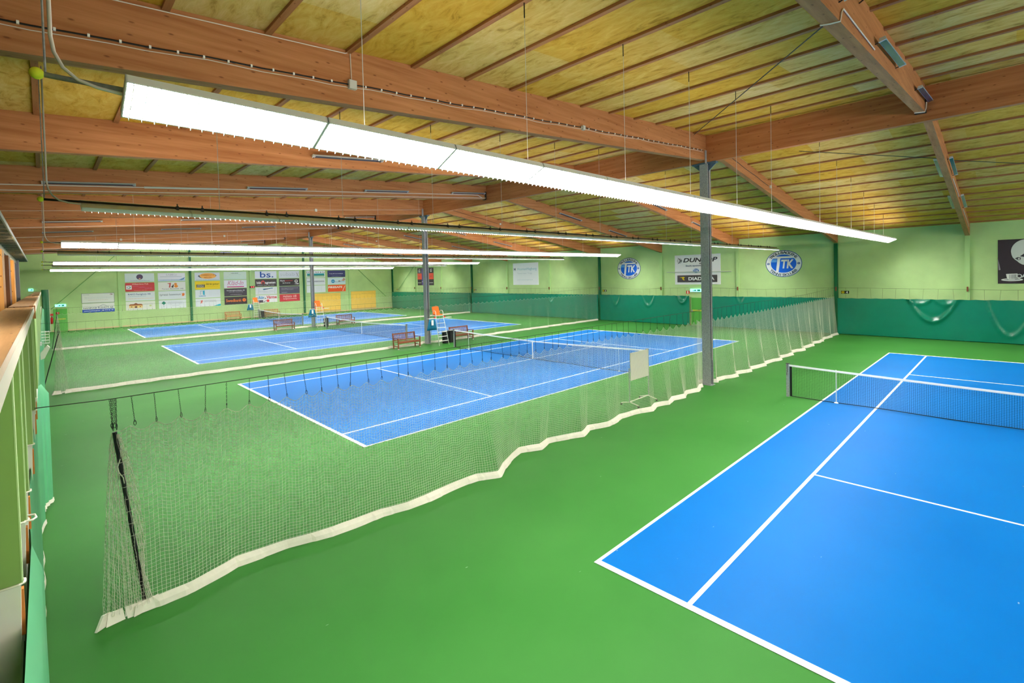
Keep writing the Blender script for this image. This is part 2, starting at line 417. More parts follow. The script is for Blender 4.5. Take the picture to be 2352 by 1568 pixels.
off_up = bpy.data.meshes.new('added_uplight'); off_up.from_pydata([tuple(v.co) for v in LM[-1][3].vertices], [], [tuple(p.vertices) for p in LM[-1][3].polygons]); off_up.materials.append(M_up3)
clamp_me = {}
for s in (1, -1):
    c = N_ * (.068 + .03); q = MB()
    q.bar((-.015, (c.y - .03) * s, c.z - .02), (-.015, (c.y + .03) * s, c.z + .02), .03, .012)
    q.tube([(0, (c.y) * s, c.z + .03), (0, c.y * s, c.z + .075)], .012, 5)
    q.box(-.02, (c.y) * s - .03, c.z - .05, .02, c.y * s + .03, c.z + .03)
    clamp_me[s] = q.mesh('clamp'); clamp_me[s].materials.append(M_darksteel)
ROWZ = 5.635; X0 = -17.0
ROWS = [(6.065, 1, 'nearest glowing'), (12.13, -1, 'nearest dark-backed'), (24.2, 1, 'second glowing'), (30.3, -1, 'second dark-backed'),
        (42.4, 1, 'third glowing'), (48.5, -1, 'third dark-backed'), (60.55, 1, 'last glowing'), (-6.06, -1, 'offside')]
first = None
for (y, s, rn) in ROWS:
    zr = ROWZ - (0.12 if y == 12.13 else 0.0)
    proto = None
    for i in range(22):
        lab = f'white strip light fixture, {ORD[i]} from the gallery end of the {rn} lamp row'
        if proto is None:
            t = thing('hanging_light', lab, 'lamp', (X0, y, zr), f'strip lights of the {rn} lamp row')
            o = obj('housing', LM[s][0], None, t); obj('lamp_panel', LM[s][1], None, t); obj('louvre', LM[s][2], None, t); obj('added_uplight', LM[s][3] if rn != 'offside' else off_up, None, t)
            proto = t
        else:
            dup(proto, (X0 + i * PITCH, y, zr), lab)
    if rn == 'offside': continue
    c = N_ * (.068 + .03); yp = y + s * c.y; zp = zr + c.z
    t = thing('suspension_pipe', f'thin steel suspension pipe carrying the {rn} lamp row', 'pipe', (0, yp, zp), 'lamp row suspension pipes')
    MB().tube([(-17.45, 0, 0), (17.2, 0, 0)], .02, 8).build('pipe', M_galv if s > 0 else M_darksteel, t, smooth=True)
    for x in PURL_N[1:12:2] + PURL_F[1:13:2]:
        top = ceil_z(x) - .05
        MB().tube([(x, 0, .02), (x, 0, top - zp)], .0045, 4).build('hanger_wire', M_boxgrey, t)
        if y < 13:
            MB().box(x - .006, -.006, top - zp - .22, x + .006, .006, top - zp).build('hook', M_black, t)
    for i in range(1, 22):
        for dx in (-.2, .2):
            obj('clamp', clamp_me[s], None, t, loc=(X0 + i * PITCH + dx, -s * c.y, -c.z))
    tag(MB().ball((0, 0, 0), .042).build('tennis_ball', M_ball, smooth=True, loc=(-17.48, yp, zp)),
        f'yellow tennis ball stuck on the pipe end of the {rn} lamp row', 'ball', 'tennis balls on pipe ends')
    if s > 0 or y == 12.13:
        xx = -17.40; tz = ceil_z(xx) - .02
        tag(MB().tube([(xx, yp - .03, tz), (xx, yp - .03, zp + .28), (xx + .015, yp - .03, zp + .17), (xx + .06, yp - .03, zp + .07), (xx + .14, yp - .03, zp + .0), (xx + .25, yp - .03, zp - .03), (X0 + .01, yp - .03, zp - .045)], .013, 7)
            .build('power_cable', M_cable_w, smooth=True), f'white power cable dropping from the roof to the {rn} lamp row', 'cable', 'lamp row power cables')
        tag(MB().tube([(xx - .035, yp, zp + .02), (xx - .035, yp, tz)], .008, 6).build('drop_rod', M_galv),
            f'thin steel rod beside the power cable of the {rn} lamp row', 'rod', 'lamp row end rods')

# ------------------------------------------------------------------ cables and strip lamps on the beams
def slope_bot(y):
    return (lambda x: 8.20 + .078 * x) if y in MAINR else (lambda x: 8.36 + .08 * x)
def wavy(xs, y, f, amp=.006):
    return [(x, y, f(x) + amp * math.sin(x * 5.1) + amp * math.sin(x * 2.3)) for x in xs]
xs = [-21 + i * .35 for i in range(60)]
t = thing('clipped_cable', 'black cable with white clips along the nearest column beam', 'cable', (0, 8.985, 0))
f91 = lambda x: 8.20 + .078 * x + .33
MB().tube(wavy(xs, 0, f91), .011, 5).build('cable', M_cable_b, t)
clip_me = MB().box(-.012, -.016, -.018, .012, .014, .018).mesh('clip'); clip_me.materials.append(M_white)
for i in range(68):
    x = -20.6 + i * .3; obj('clip', clip_me, None, t, loc=(x, 0, f91(x)))
tag(MB().tube(wavy(xs, 8.99, lambda x: f91(x) - .045, .01), .006, 5).build('thin_cable', M_cable_w), 'thin white cable below the clipped black cable on the nearest column beam', 'cable')
tag(MB().tube([(x, 8.99, ceil_z(x) - .07) for x in (-21, -18, -16, -14.3, -13.75)] + [(-13.66, 8.99, 8.0), (-13.65, 8.99, f91(-13.65) + .05)], .008, 5).build('upper_cable', M_cable_w),
    'white cable along the top of the nearest column beam dropping to a box', 'cable')
for x, l in ((-13.65, 'larger grey junction box under the white cable on the nearest column beam'), (-7.35, 'small grey junction box halfway along the nearest column beam')):
    z = f91(x) - .01; w = .065 if x < -10 else .05
    b = tag(MB().box(x - w, 8.93, z - w * 1.1, x + w, 9.0, z + w * 1.1).build('junction_box', M_boxgrey), l, 'box')
    MB().box(x - w * .85, 8.925, z - w * .9, x + w * .85, 8.93, z + w * .9).build('lid', M_boxgrey, b)
# far-side clipped cables on column beams
for y, nm in ((9.1, 'nearest'), (27.25, 'second'), (45.4, 'third')):
    if y > 10:
        tag(MB().tube([(x, y - .108, 8.2 + .078 * x + .28) for x in (-22, -11, -.3)], .009, 5).build('beam_cable', M_cable_w), f'white cable along the gallery side of the {nm} column beam', 'cable')
        for k, x in enumerate((-13.4, -6.9)):
            tag(MB().box(x - .06, y - .16, 8.2 + .078 * x + .2, x + .06, y - .1, 8.2 + .078 * x + .34).build('junction_box', M_boxgrey), f'{ORD[k]} grey junction box from the gallery on the {nm} column beam', 'box')
    f = lambda x: 8.64 - (8.64 - 5.76) / 18.6 * x + .3
    tag(MB().tube([(x, y - .108, f(x) + .01 * math.sin(x * 3)) for x in [.5 + .25 * k for k in range(24)]], .012, 5).build('dashed_cable', M_cable_b), f'black cable on the {nm} column beam beyond the ridge', 'cable')
    tag(MB().box(6.4, y - .16, f(6.45) - .06, 6.52, y - .1, f(6.45) + .06).build('junction_box', M_boxgrey), f'white junction box on the {nm} column beam beyond the ridge', 'box')
# conduits on intermediate beams
for i, y in enumerate(RAFT):
    if y in MAINR or y in (3.03, 15.15): continue
    f = slope_bot(y)
    tag(MB().tube([(x, y - .117, f(x) + .06) for x in (-22, -11, -.15)], .014, 6).build('conduit', M_cable_w), f'lower white conduit along the {ORD[i]} gallery-side roof beam', 'conduit', 'beam conduits')
    if y == 21.2:
        tag(MB().tube([(x, y - .122, f(x) + .22) for x in (-22, -11, -1.2)] + [(-.7, y - .122, f(-.7) + .2), (-.4, y - .13, f(-.4) + .05)], .018, 6).build('conduit', M_cable_w), 'upper white conduit along the fourth gallery-side roof beam', 'conduit', 'beam conduits')
        tag(MB().tube([(-15.0, y - .13, f(-15.0) + .22), (-12.9, y - .13, f(-12.9) + .22)], .035, 8).build('sleeve_duct', M_boxgrey), 'thicker grey sleeve on the upper conduit of the fourth roof beam', 'conduit')
# strip lamps
sl_me = {}
def strip_meshes(s):
    b = MB().prism([(0, s * .06, -.02), (0, s * .165, .008), (0, s * .15, .05), (0, s * .075, .035)], (2.15, 0, 0))
    g = MB().prism([(.05, s * .068, -.0225), (.05, s * .157, .0015), (.05, s * .156, .004), (.05, s * .067, -.019)], (2.05, 0, 0))
    a = MB().bar((.03, s * -.005, -.03), (.03, s * .10, 0), .014, .014); a.bar((2.12, s * -.005, -.03), (2.12, s * .1, 0), .014, .014)
    e = MB().prism([(-.03, s * .055, -.026), (-.03, s * .17, .004), (-.03, s * .155, .055), (-.03, s * .07, .04)], (.03, 0, 0)); e.prism([(2.15, s * .055, -.026), (2.15, s * .17, .004), (2.15, s * .155, .055), (2.15, s * .07, .04)], (.03, 0, 0))
    r = []
    for nm, mb, mm in (('reflector', b, M_stripcase), ('tube_cover', g, M_chrome), ('bracket', a, M_black), ('end_cap', e, M_boxgrey)):
        me = mb.mesh(nm); me.materials.append(mm); r.append(me)
    return r
SL = {1: strip_meshes(1), -1: strip_meshes(-1)}
def strip(y, side, x, z, ang, label):
    t = thing('strip_lamp', label, 'lamp', (x, y + side * .1, z), 'unlit strip lamps on the roof beams')
    for me in SL[side]: obj(me.name, me, None, t)
    t.rotation_euler = (0, -math.atan(ang), 0)
    return t
for i, y in enumerate(RAFT):
    if y in MAINR: continue
    f = slope_bot(y)
    XS = {3.03: [-11.6, -7.0, -2.2], 15.15: [-11.9]}.get(y, [-17.4, -11.9, -7.2, -2.45])
    for k, x in enumerate(XS):
        strip(y, -1, x, f(x) + .27, .08, f'unlit strip lamp, {ORD[k]} from the gallery on the near face of the {ORD[i]} roof beam')
        if y == 3.03 and k < 2: strip(y, 1, x, f(x) + .27, .08, f'unlit strip lamp, {ORD[k]} from the gallery on the rear face of the first roof beam')
    g = lambda x: 8.64 - (8.64 - 5.76) / 18.6 * x
    for k, x in enumerate([5.9, 11.2]):
        strip(y, -1, x, g(x) + .27, -.155, f'unlit strip lamp, {ORD[k]} beyond the ridge on the near face of the {ORD[i]} roof beam')
        if y == 3.03: strip(y, 1, x, g(x) + .27, -.155, f'unlit strip lamp, {ORD[k]} beyond the ridge on the rear face of the first roof beam')
y = 3.03; f = slope_bot(y)
tag(MB().tube([(-9.55, y + .11, f(-9.5) - .012), (-9.5, y - .0, f(-9.5) - .015), (-9.45, y - .11, f(-9.45) - .01), (-9.4, y - .115, f(-9.4) + .12), (-9.3, y - .115, f(-9.3) + .2), (-7.1, y - .115, f(-7.1) + .12)], .012, 6).build('lamp_cable', M_cable_w), 'white cable looping under the first roof beam between strip lamps', 'cable')
tag(MB().tube([(-.4, y + .1, f(-.4) - .012), (-.25, y - .1, f(-.25) - .012), (-.2, y - .12, f(-.2) + .1), (-.2, y - .13, f(-.2) + .25)], .016, 6).build('lamp_cable', M_cable_w), 'white cable under the first roof beam at the ridge end', 'cable')
g = lambda x: 8.64 - (8.64 - 5.76) / 18.6 * x
tag(MB().tube([(8.1, y - .115, g(8.1) + .15), (11.1, y - .115, g(11.1) + .2)], .014, 6).build('lamp_cable', M_cable_w), 'pale cable between strip lamps on the first roof beam beyond the ridge', 'cable')
tag(MB().tube([(13.4, y - .115, g(13.4) + .2), (17.6, y - .115, g(17.6) + .25)], .014, 6).build('lamp_cable', M_cable_w), 'pale cable at the wall end of the first roof beam', 'cable')
# wind brace rods under the roof
def rod(p, q, r, label, nm='wind_brace'):
    tag(MB().tube([p, q], r, 6).build(nm, M_darksteel), label, 'rod', 'wind brace rods')
rod((-1.0, 9.0, 8.95), (-8.2, 3.13, 8.30), .012, 'thin dark brace rod under the roof from the ridge to the first roof beam')
rod((-8.2, 2.93, 8.30), (-12.5, -.6, 7.98), .012, 'thin dark brace rod continuing past the first roof beam toward the gallery')
rod((3.2, 6.9, 8.62), (6.6, 3.13, 8.13), .012, 'thin dark brace rod beyond the ridge reaching the first roof beam')
rod((6.9, 2.93, 8.08), (9.0, .4, 7.75), .012, 'thin dark brace rod beyond the first roof beam on the curtain wall side')

# joist shoes where beams meet the ridge
for i, y in enumerate(RAFT):
    if y in MAINR: continue
    tag(MB().box(-.2, y - .115, 8.32, -.101, y + .115, 8.345).box(-.2, y - .125, 8.32, -.101, y - .101, 8.75).build('beam_hanger', M_darksteel), f'dark steel hanger shoe of the {ORD[i]} roof beam at the ridge', 'bracket', 'beam hanger shoes')

# ------------------------------------------------------------------ divider nets
def strands(P, r, horiz):
    # P: (n strands, k nodes, 3) -> 3-sided tubes
    n, k, _ = P.shape
    if horiz: off = np.array([(0, r, 0), (0, -r * .5, r * .87), (0, -r * .5, -r * .87)])
    else: off = np.array([(r, 0, 0), (-r * .5, r * .87, 0), (-r * .5, -r * .87, 0)])
    V = (P[:, :, None, :] + off[None, None]).reshape(-1, 3)
    idx = np.arange(n * k * 3).reshape(n, k, 3)
    a = idx[:, :-1]; b = idx[:, 1:]
    Q = np.stack([a, np.roll(a, -1, 2), np.roll(b, -1, 2), b], -1).reshape(-1, 4)
    return V, Q
def net_from_grid(G, r):
    V1, Q1 = strands(G.transpose(1, 0, 2), r, True)
    V2, Q2 = strands(G, r, False)
    return np.concatenate([V1, V2]), np.concatenate([Q1, Q2 + len(V1)])

link = MB()
def chain_mesh():
    q = MB(); z = 0.0; i = 0
    while z > -.30:
        pts = []
        for k in range(9):
            a = 2 * PI * k / 8; u = .0062 * math.cos(a); v = .017 * math.sin(a)
            pts.append((u, 0, z - .015 + v) if i % 2 == 0 else (0, u, z - .015 + v))
        q.tube(pts, .0019, 4, cap=False); z -= .027; i += 1
    q.tube([(.014 * math.sin(2 * PI * k / 8), 0, -.335 + .032 * math.cos(2 * PI * k / 8)) for k in range(9)], .0036, 4, cap=False)
    return q.mesh('chain')
chain_me = chain_mesh(); chain_me.materials.append(M_black)
q = MB().tube([(0, 0, 0), (.003, 0, -.31)], .0022, 4); q.tube([(.014 * math.sin(2 * PI * k / 8), 0, -.335 + .032 * math.cos(2 * PI * k / 8)) for k in range(9)], .004, 4, cap=False)
chain_far_me = q.mesh('chain'); chain_far_me.materials.append(M_darksteel)

def fold(x, seed):
    a = 0.5 + 0.5 * math.sin(x * .9 + seed)
    return (math.sin(x * 5.3 + seed) * .5 + math.sin(x * 8.9 + 1.7 * seed) * .3 + math.sin(x * 2.1 + .4 * seed) * .5) * (.35 + .65 * a)
HEM = [(-17, 9.0), (-16.524, 8.95), (-16.204, 8.958), (-15.746, 9.128), (-15.586, 9.203), (-15.267, 9.171), (-14.898, 9.139), (-14.207, 8.96), (-13.342, 8.957), (-12.885, 8.839), (-12.289, 8.876),
       (-11.219, 8.866), (-10.827, 8.66), (-10.443, 8.91), (-9.916, 9.181), (-9.567, 9.319), (-9.036, 9.112), (-8.64, 9.255), (-7.633, 8.954), (-7.181, 9.128), (-6.509, 8.928), (-5.666, 9.063), (-5.167, 9.017),
       (-4.435, 8.799), (-3.95, 8.98), (-3.436, 8.764), (-2.9, 8.95), (-2.387, 8.779), (-1.8, 8.99), (-1.3, 8.85), (-.618, 9.077), (.44, 8.9), (.8, 9.05), (2.0, 8.8), (2.315, 8.98), (3.3, 8.72), (3.7, 8.93), (4.9, 8.68), (5.3, 8.9), (6.8, 8.66), (7.2, 8.86),
       (8.6, 8.68), (9.0, 8.9), (10.4, 8.68), (10.8, 8.9), (12.3, 8.72), (12.8, 8.95), (14.4, 8.78), (14.9, 8.98), (16.4, 8.86), (17, 8.98), (18.25, 8.86)]
def saw_path(seed):
    R = random.Random(seed); x = -17.2; P = [(x, 0.0)]
    while x < 18.3:
        x += R.uniform(.8, 1.9); a = R.uniform(.04, .12); P += [(x, -a), (x + .35, R.uniform(-.02, .1))]; x += .35
    return P
def divider(y, cell, r, seed, x0, label, net_label):
    t = thing('divider_net', label, 'net', (0, y, 0), 'court divider nets')
    x1 = 18.15
    # chain positions: closer near the gallery
    cx = [x0 + .13]
    while cx[-1] < x1 - .3 and len(cx) < 98:
        cx.append(cx[-1] + (.29 if len(cx) < 42 else .41) + random.uniform(-.04, .04))
    cxa = np.array([x0 - .05] + cx + [x1])
    X = np.arange(x0, x1, cell)
    i = np.clip(np.searchsorted(cxa, X) - 1, 0, len(cxa) - 2)
    fr = (X - cxa[i]) / (cxa[i + 1] - cxa[i])
    sag = np.minimum(.125, .34 * (cxa[i + 1] - cxa[i]))
    zt = 2.41 - sag * (1 - np.abs(2 * fr - 1) ** 1.7)
    nv = int(round(2.3 / cell))
    vj = np.linspace(0, 1, nv + 1)
    # pleats: stronger to the far end and to the bottom
    F = np.array([fold(x, seed) for x in X]); amp = np.interp(X, [-17, -12, -4, 4, 18], [.03, .07, .13, .16, .2])
    dX = np.array([math.sin(x * 5.3 + seed + 1.0) * .5 + math.sin(x * 8.9 + 1.7 * seed + .8) * .3 for x in X]) * np.interp(X, [-17, -8, 2, 18], [.0, .03, .07, .10])
    low = (1 - vj) ** 1.1
    G = np.zeros((len(X), nv + 1, 3))
    G[:, :, 0] = X[:, None] + dX[:, None] * (.15 + .85 * low)[None]
    pth = [(a, b - y + .06) for a, b in HEM] if y < 10 else saw_path(seed)
    hy = np.interp(X, [p[0] for p in pth], [p[1] for p in pth])
    G[:, :, 1] = hy[:, None] * (low ** 1.3)[None] + (F * amp * .35)[:, None] * (.2 + .5 * low)[None]
    zb = .10
    bump = np.clip((.5 - np.abs(X - .025)) / .22, 0, 1) * .28
    G[:, :, 1] = G[:, :, 1] * (1 - bump / .28)[:, None] + bump[:, None]
    G[:, :, 2] = zb + (zt - zb)[:, None] * vj[None]
    G[:, :, 2] += .012 * np.sin(X * 11 + seed)[:, None] * np.sin(vj * PI)[None]
    V, Q = net_from_grid(G, r)
    parts = [(V, Q)]
    obj('netting', mesh_np('netting', V, Q), M_net, t)
    # hem band on the floor
    hb = MB(); n = len(X); st = max(1, int(round(.045 / cell)))
    ids = list(range(0, n, st))
    for k in ids:
        bx, by = G[k, 0, 0], G[k, 0, 1]
        lift = .012 * max(0, math.sin(X[k] * 2.7 + seed)); out = .012 * math.sin(X[k] * 3.9 + seed * 2)
        jag = .012 if math.sin(X[k] * 6.1 + seed) > .55 else 0
        hb.v += [(bx, by, .135 + lift), (bx + .01, by - .03 + out - jag, .07 + lift * .6), (bx + .02, by - .05 + out * 1.6 - jag, .004 + lift * .3)]
    for k in range(len(ids) - 1):
        a = 3 * k
        hb.f += [(a, a + 3, a + 4, a + 1), (a + 1, a + 4, a + 5, a + 2)]
    h = hb.build('hem', M_cream, t); so = h.modifiers.new('s', 'SOLIDIFY'); so.thickness = .006
    # top cord and wire
    MB().tube([tuple(G[k, nv]) for k in range(0, n, max(1, int(.05 / cell)))], .0042 if y < 10 else .005, 4).build('top_cord', M_net, t)
    MB().tube([(-17.62, 0, 2.8)] + [(x, 0, 2.775) for x in (-17, -12, -6, -.55)] + [(-.22, .24, 2.775), (.27, .24, 2.775), (.6, 0, 2.775), (6, 0, 2.775), (12, 0, 2.775)] + [(18.55, 0, 2.93)], .0055 if y < 10 else .0048, 5).build('wire', M_darksteel, t)
    sc = 1.0
    for x in cx:
        if abs(x) < .45: continue
        o = obj('chain', chain_me if y < 10 else chain_far_me, None, t, loc=(x + random.uniform(-.02, .04), 0, 2.775 if x < 12 else 2.775 + (x - 12) / 6.55 * .15))
        o.rotation_euler = (random.uniform(-.05, .05), random.uniform(-.12, .05), random.uniform(0, 1.5))
        o.scale = (1, 1, 1.07 if x <= 12 else 1.07 + (x - 12) / 6.55 * .35)
    return t, G, nv
def net_end(t, x, xb, r, seed, main):
    # gathered end of the net with its black pole (pole foot at xb)
    nv = 46
    def bundle(n, f, name):
        G = np.zeros((n, nv + 1, 3))
        for a in range(n):
            for b in range(nv + 1):
                v = b / nv; G[a, b] = f(a / (n - 1), v, a, b)
        V, Q = net_from_grid(G, r)
        obj(name, mesh_np(name, V, Q), M_net, t)
    def left(s_, v, a, b):
        w = (1 - v) ** .75
        topx = x - .03 + .05 * s_; botx = x - .19 + .40 * s_
        return (topx * (1 - w) + botx * w + .004 * math.sin(b * 1.3 + a), (.015 + .07 * w) * math.sin(a * 1.9 + seed) - .05 * w, .10 + 2.24 * v)
    bundle(24 if main else 18, left, 'gathered_netting')
    def right(s_, v, a, b):
        px = x + (xb - x) * (1 - v)
        w = .02 + .09 * math.sin(min(1, (1 - v) * 1.25) * PI) ** .8 + .06 * (1 - v) ** 6
        return (px + .015 + w * s_ + .006 * math.sin(b * 1.1 + a * 2), -.055 + .05 * math.sin(a * 2.3) * (1 - v * .6), .09 + 2.24 * v)
    if main: bundle(12, right, 'laced_netting')
    MB().tube([(x + (xb - x) * k, -.03 - .02 * math.sin(k * PI), 2.36 - 2.26 * k) for k in (0, .33, .7, 1)], [.024, .024, .022, .02] if main else .016, 8).build('pole', M_black, t)
    if main:
        q = MB()
        for k in range(7):
            z = 1.95 - k * .16; xx = x + (2.36 - z) / 2.26 * (xb - x)
            q.tube([(xx + .02 + .045 * math.cos(a), -.05 + .03 * math.sin(a), z + .03 * a / 6) for a in [j * .8 for j in range(9)]], .0035, 4)
        q.build('lacing', M_net, t)
        q = MB().tube([(x + .04, -.07, 2.02), (x + .01, -.09, 1.93), (x + .02, -.09, 1.86), (x + .06, -.08, 1.78), (x + .07, -.07, 1.7)], .006, 5); q.build('tie_cord', M_net, t)
    hm = MB()
    hm.prism([(x - .28, -.14, .005), (x - .16, -.06, .005), (x - .13, -.04, .14), (x - .21, -.10, .16)], (.02, -.02, 0))
    hm.prism([(x - .17, -.13, .004), (x + .02, -.10, .004), (x + .0, -.06, .13), (x - .14, -.08, .14)], (0, .02, 0))
    hm.prism([(x + .02, -.1, .03), (x + .2, .02, .03), (x + .2, .03, .1), (x + .02, -.08, .09)], (0, .012, 0))
    hm.prism([(x + .10, -.14, .004), (x + .38, -.06, .004), (x + .37, -.05, .13), (x + .12, -.12, .12)], (0, .02, 0))
    hm.build('end_hem', M_cream, t)
    for k in range(6):
        o = obj('chain', chain_me if main else chain_far_me, None, t, loc=(x - .035 + .013 * k, -.01, 2.775)); o.rotation_euler = (0, -.05 + .02 * k, k); o.scale = (1, 1, 1.0 + .05 * (k % 3))
t1, G1, nv1 = divider(9.1, .048, .0025, 1.3, -16.90, 'white divider net on chains between the two nearest courts', '')
net_end(t1, -16.92, -16.695, .0028, .5, True)
t2, G2, nv2 = divider(27.25, .055, .0014, 3.1, -17.0, 'white divider net behind the court of the nearest net, passing the benches with dark bins', '')
net_end(t2, -17.13, -17.66, .003, 1.7, False)
t3, G3, nv3 = divider(45.4, .075, .0017, 4.6, -16.8, 'last white divider net, in front of the court along the advertising wall', '')
net_end(t3, -16.9, -17.2, .0035, 2.7, False)

# ------------------------------------------------------------------ tennis nets
def tnet_meshes():
    cell = .046; Yv = np.arange(-6.35, 6.36, cell)
    top = .914 + (1.055 - .914) * (np.abs(Yv) / 6.4) ** 1.3
    nv = 21; vj = np.linspace(0, 1, nv + 1)
    G = np.zeros((len(Yv), nv + 1, 3)); G[:, :, 0] = .02 * np.sin(Yv * 1.7)[:, None] * np.sin(vj * PI)[None]
    G[:, :, 1] = Yv[:, None]; G[:, :, 2] = .03 + (top - .05)[:, None] * vj[None]
    # horizontal strands run along y here: offsets in x/z
    def st(P, off):
        n, k, _ = P.shape; V = (P[:, :, None, :] + off[None, None]).reshape(-1, 3)
        idx = np.arange(n * k * 3).reshape(n, k, 3); a = idx[:, :-1]; b = idx[:, 1:]
        return V, np.stack([a, np.roll(a, -1, 2), np.roll(b, -1, 2), b], -1).reshape(-1, 4)
    r = .0030
    V1, Q1 = st(G.transpose(1, 0, 2), np.array([(r, 0, 0), (-r * .5, 0, r * .87), (-r * .5, 0, -r * .87)]))
    V2, Q2 = st(G, np.array([(r, 0, 0), (-r * .5, r * .87, 0), (-r * .5, -r * .87, 0)]))
    mesh = mesh_np('net_mesh', np.concatenate([V1, V2]), np.concatenate([Q1, Q2 + len(V1)]))
    band = MB(); ys = np.linspace(-6.38, 6.38, 60); tz = .914 + (1.055 - .914) * (np.abs(ys) / 6.4) ** 1.3
    for yv, z in zip(ys, tz):
        o = .02 * math.sin(yv * 1.7) * 0
        band.v += [(-.008, yv, z - .058), (-.008, yv, z), (.008, yv, z), (.008, yv, z - .058)]
    for k in range(len(ys) - 1):
        a = 4 * k
        for j in range(4): band.f.append((a + j, a + (j + 1) % 4, a + 4 + (j + 1) % 4, a + 4 + j))
    hem = MB().tube([(0, yv, .028 + .008 * math.sin(yv * 2)) for yv in np.linspace(-6.35, 6.35, 50)], .012, 5)
    hem.box(-.012, -6.36, .03, .012, -6.30, 1.0).box(-.012, 6.30, .03, .012, 6.36, 1.0)
    strap = MB().box(-.012, -.025, .01, .012, .025, .925)
    return mesh, band.mesh('band'), hem.mesh('dark_border'), strap.mesh('centre_strap')
TM = tnet_meshes()
for me, m in zip(TM, (M_netblack, M_line, M_netblack, M_line)): me.materials.append(m)
TN = ['white-banded tennis net of the near court', 'white-banded tennis net of the court behind the nearest divider net',
      'white-banded tennis net of the court between second and last divider nets', 'white-banded tennis net of the court along the advertising wall']
first_net = None
for yc, lab in zip(COURTS, TN):
    t = thing('tennis_net', lab, 'net', (0, yc, 0), 'tennis nets')
    for me, nm in zip(TM, ('net_mesh', 'band', 'dark_border', 'centre_strap')): obj(nm, me, None, t)
    for s in (-1, 1):
        p = MB().box(-.045, s * 6.42 - .04, 0, .045, s * 6.42 + .04, 1.08).build('post', M_galv, t)
        q = MB().box(-.05, s * 6.42 - .05, 1.08, .05, s * 6.42 + .05, 1.10); q.tube([(-.048, s * 6.42, 1.09), (-.06, s * 6.42, .82), (-.1, s * 6.42, .80), (-.1, s * 6.42, .72)], .008, 5); q.build('winder', M_darksteel, p)
    for yy in ((5.07, -5.07) if yc < 20 else ()):
        MB().tube([(0, yy, 0.03), (0, yy, 1.035)], .011, 8).build('singles_stick', M_white, t)
        MB().lathe([(.06, 0), (.055, .02), (.012, .035)], 14, (0, yy, .009)).build('stick_base', M_white, t)

# ------------------------------------------------------------------ benches
def bench_parts(root, wd, wm):
    w = wd
    for x in (0.03, w - .03):
        MB().box(x - .03, -.01, 0, x + .03, .05, .62).build('front_leg', wm, root)
        MB().prism([(x - .03, .50, 0), (x - .03, .56, 0), (x - .03, .66, .92), (x - .03, .61, .92)], (.06, 0, 0)).build('rear_leg', wm, root)
        MB().box(x - .035, -.04, .62, x + .035, .60, .65).build('armrest', wm, root)
        MB().box(x - .02, .05, .14, x + .02, .52, .19).build('stretcher', wm, root)
    s = MB()
    for k in range(5): s.box(.06, .0 + k * .105, .40, w - .06, .085 + k * .105, .425)
    s.box(.06, -.01, .34, w - .06, .02, .40)
    s.build('seat', wm, root)
    b = MB()
    b.prism([(.06, .592, .84), (.06, .622, .84), (.06, .632, .91), (.06, .602, .91)], (w - .12, 0, 0))
    b.prism([(.06, .548, .47), (.06, .575, .47), (.06, .582, .53), (.06, .555, .53)], (w - .12, 0, 0))
    n = 15
    for k in range(n):
        x = .1 + (w - .2) * k / (n - 1)
        b.prism([(x - .018, .556, .5), (x - .018, .572, .5), (x - .018, .612, .86), (x - .018, .598, .86)], (.036, 0, 0))
    b.build('backrest', wm, root)
    for x in (.03, w - .03):
        MB().box(x - .04, -.02, 0, x + .04, .06, .04).build('foot_pad', M_boxgrey, root)
BL = [((-2.64, 26.38, 0), W_bench, 'slatted brown bench by the second column, on the gallery side of the umpire chair'),
      ((1.53, 26.38, 0), W_bench, 'slatted brown bench beside dark bins behind the nearest-but-one net post'),
      ((-3.5, 44.5, 0), W_bench, 'slatted brown bench on the gallery side of the third steel column'),
      ((2.0, 44.5, 0), W_bench, 'slatted brown bench behind the net post near the third steel column'),
      ((-2.95, 62.2, 0), W_benchpale, 'pale brown bench along the advertising wall on the gallery side of the umpire chair'),
      ((1.15, 62.1, 0), W_benchpale, 'pale brown bench along the advertising wall behind the last tennis net')]
for loc, wm, lab in BL:
    t = thing('garden_bench', lab, 'bench', loc, 'benches beside the courts'); bench_parts(t, 1.55, wm)

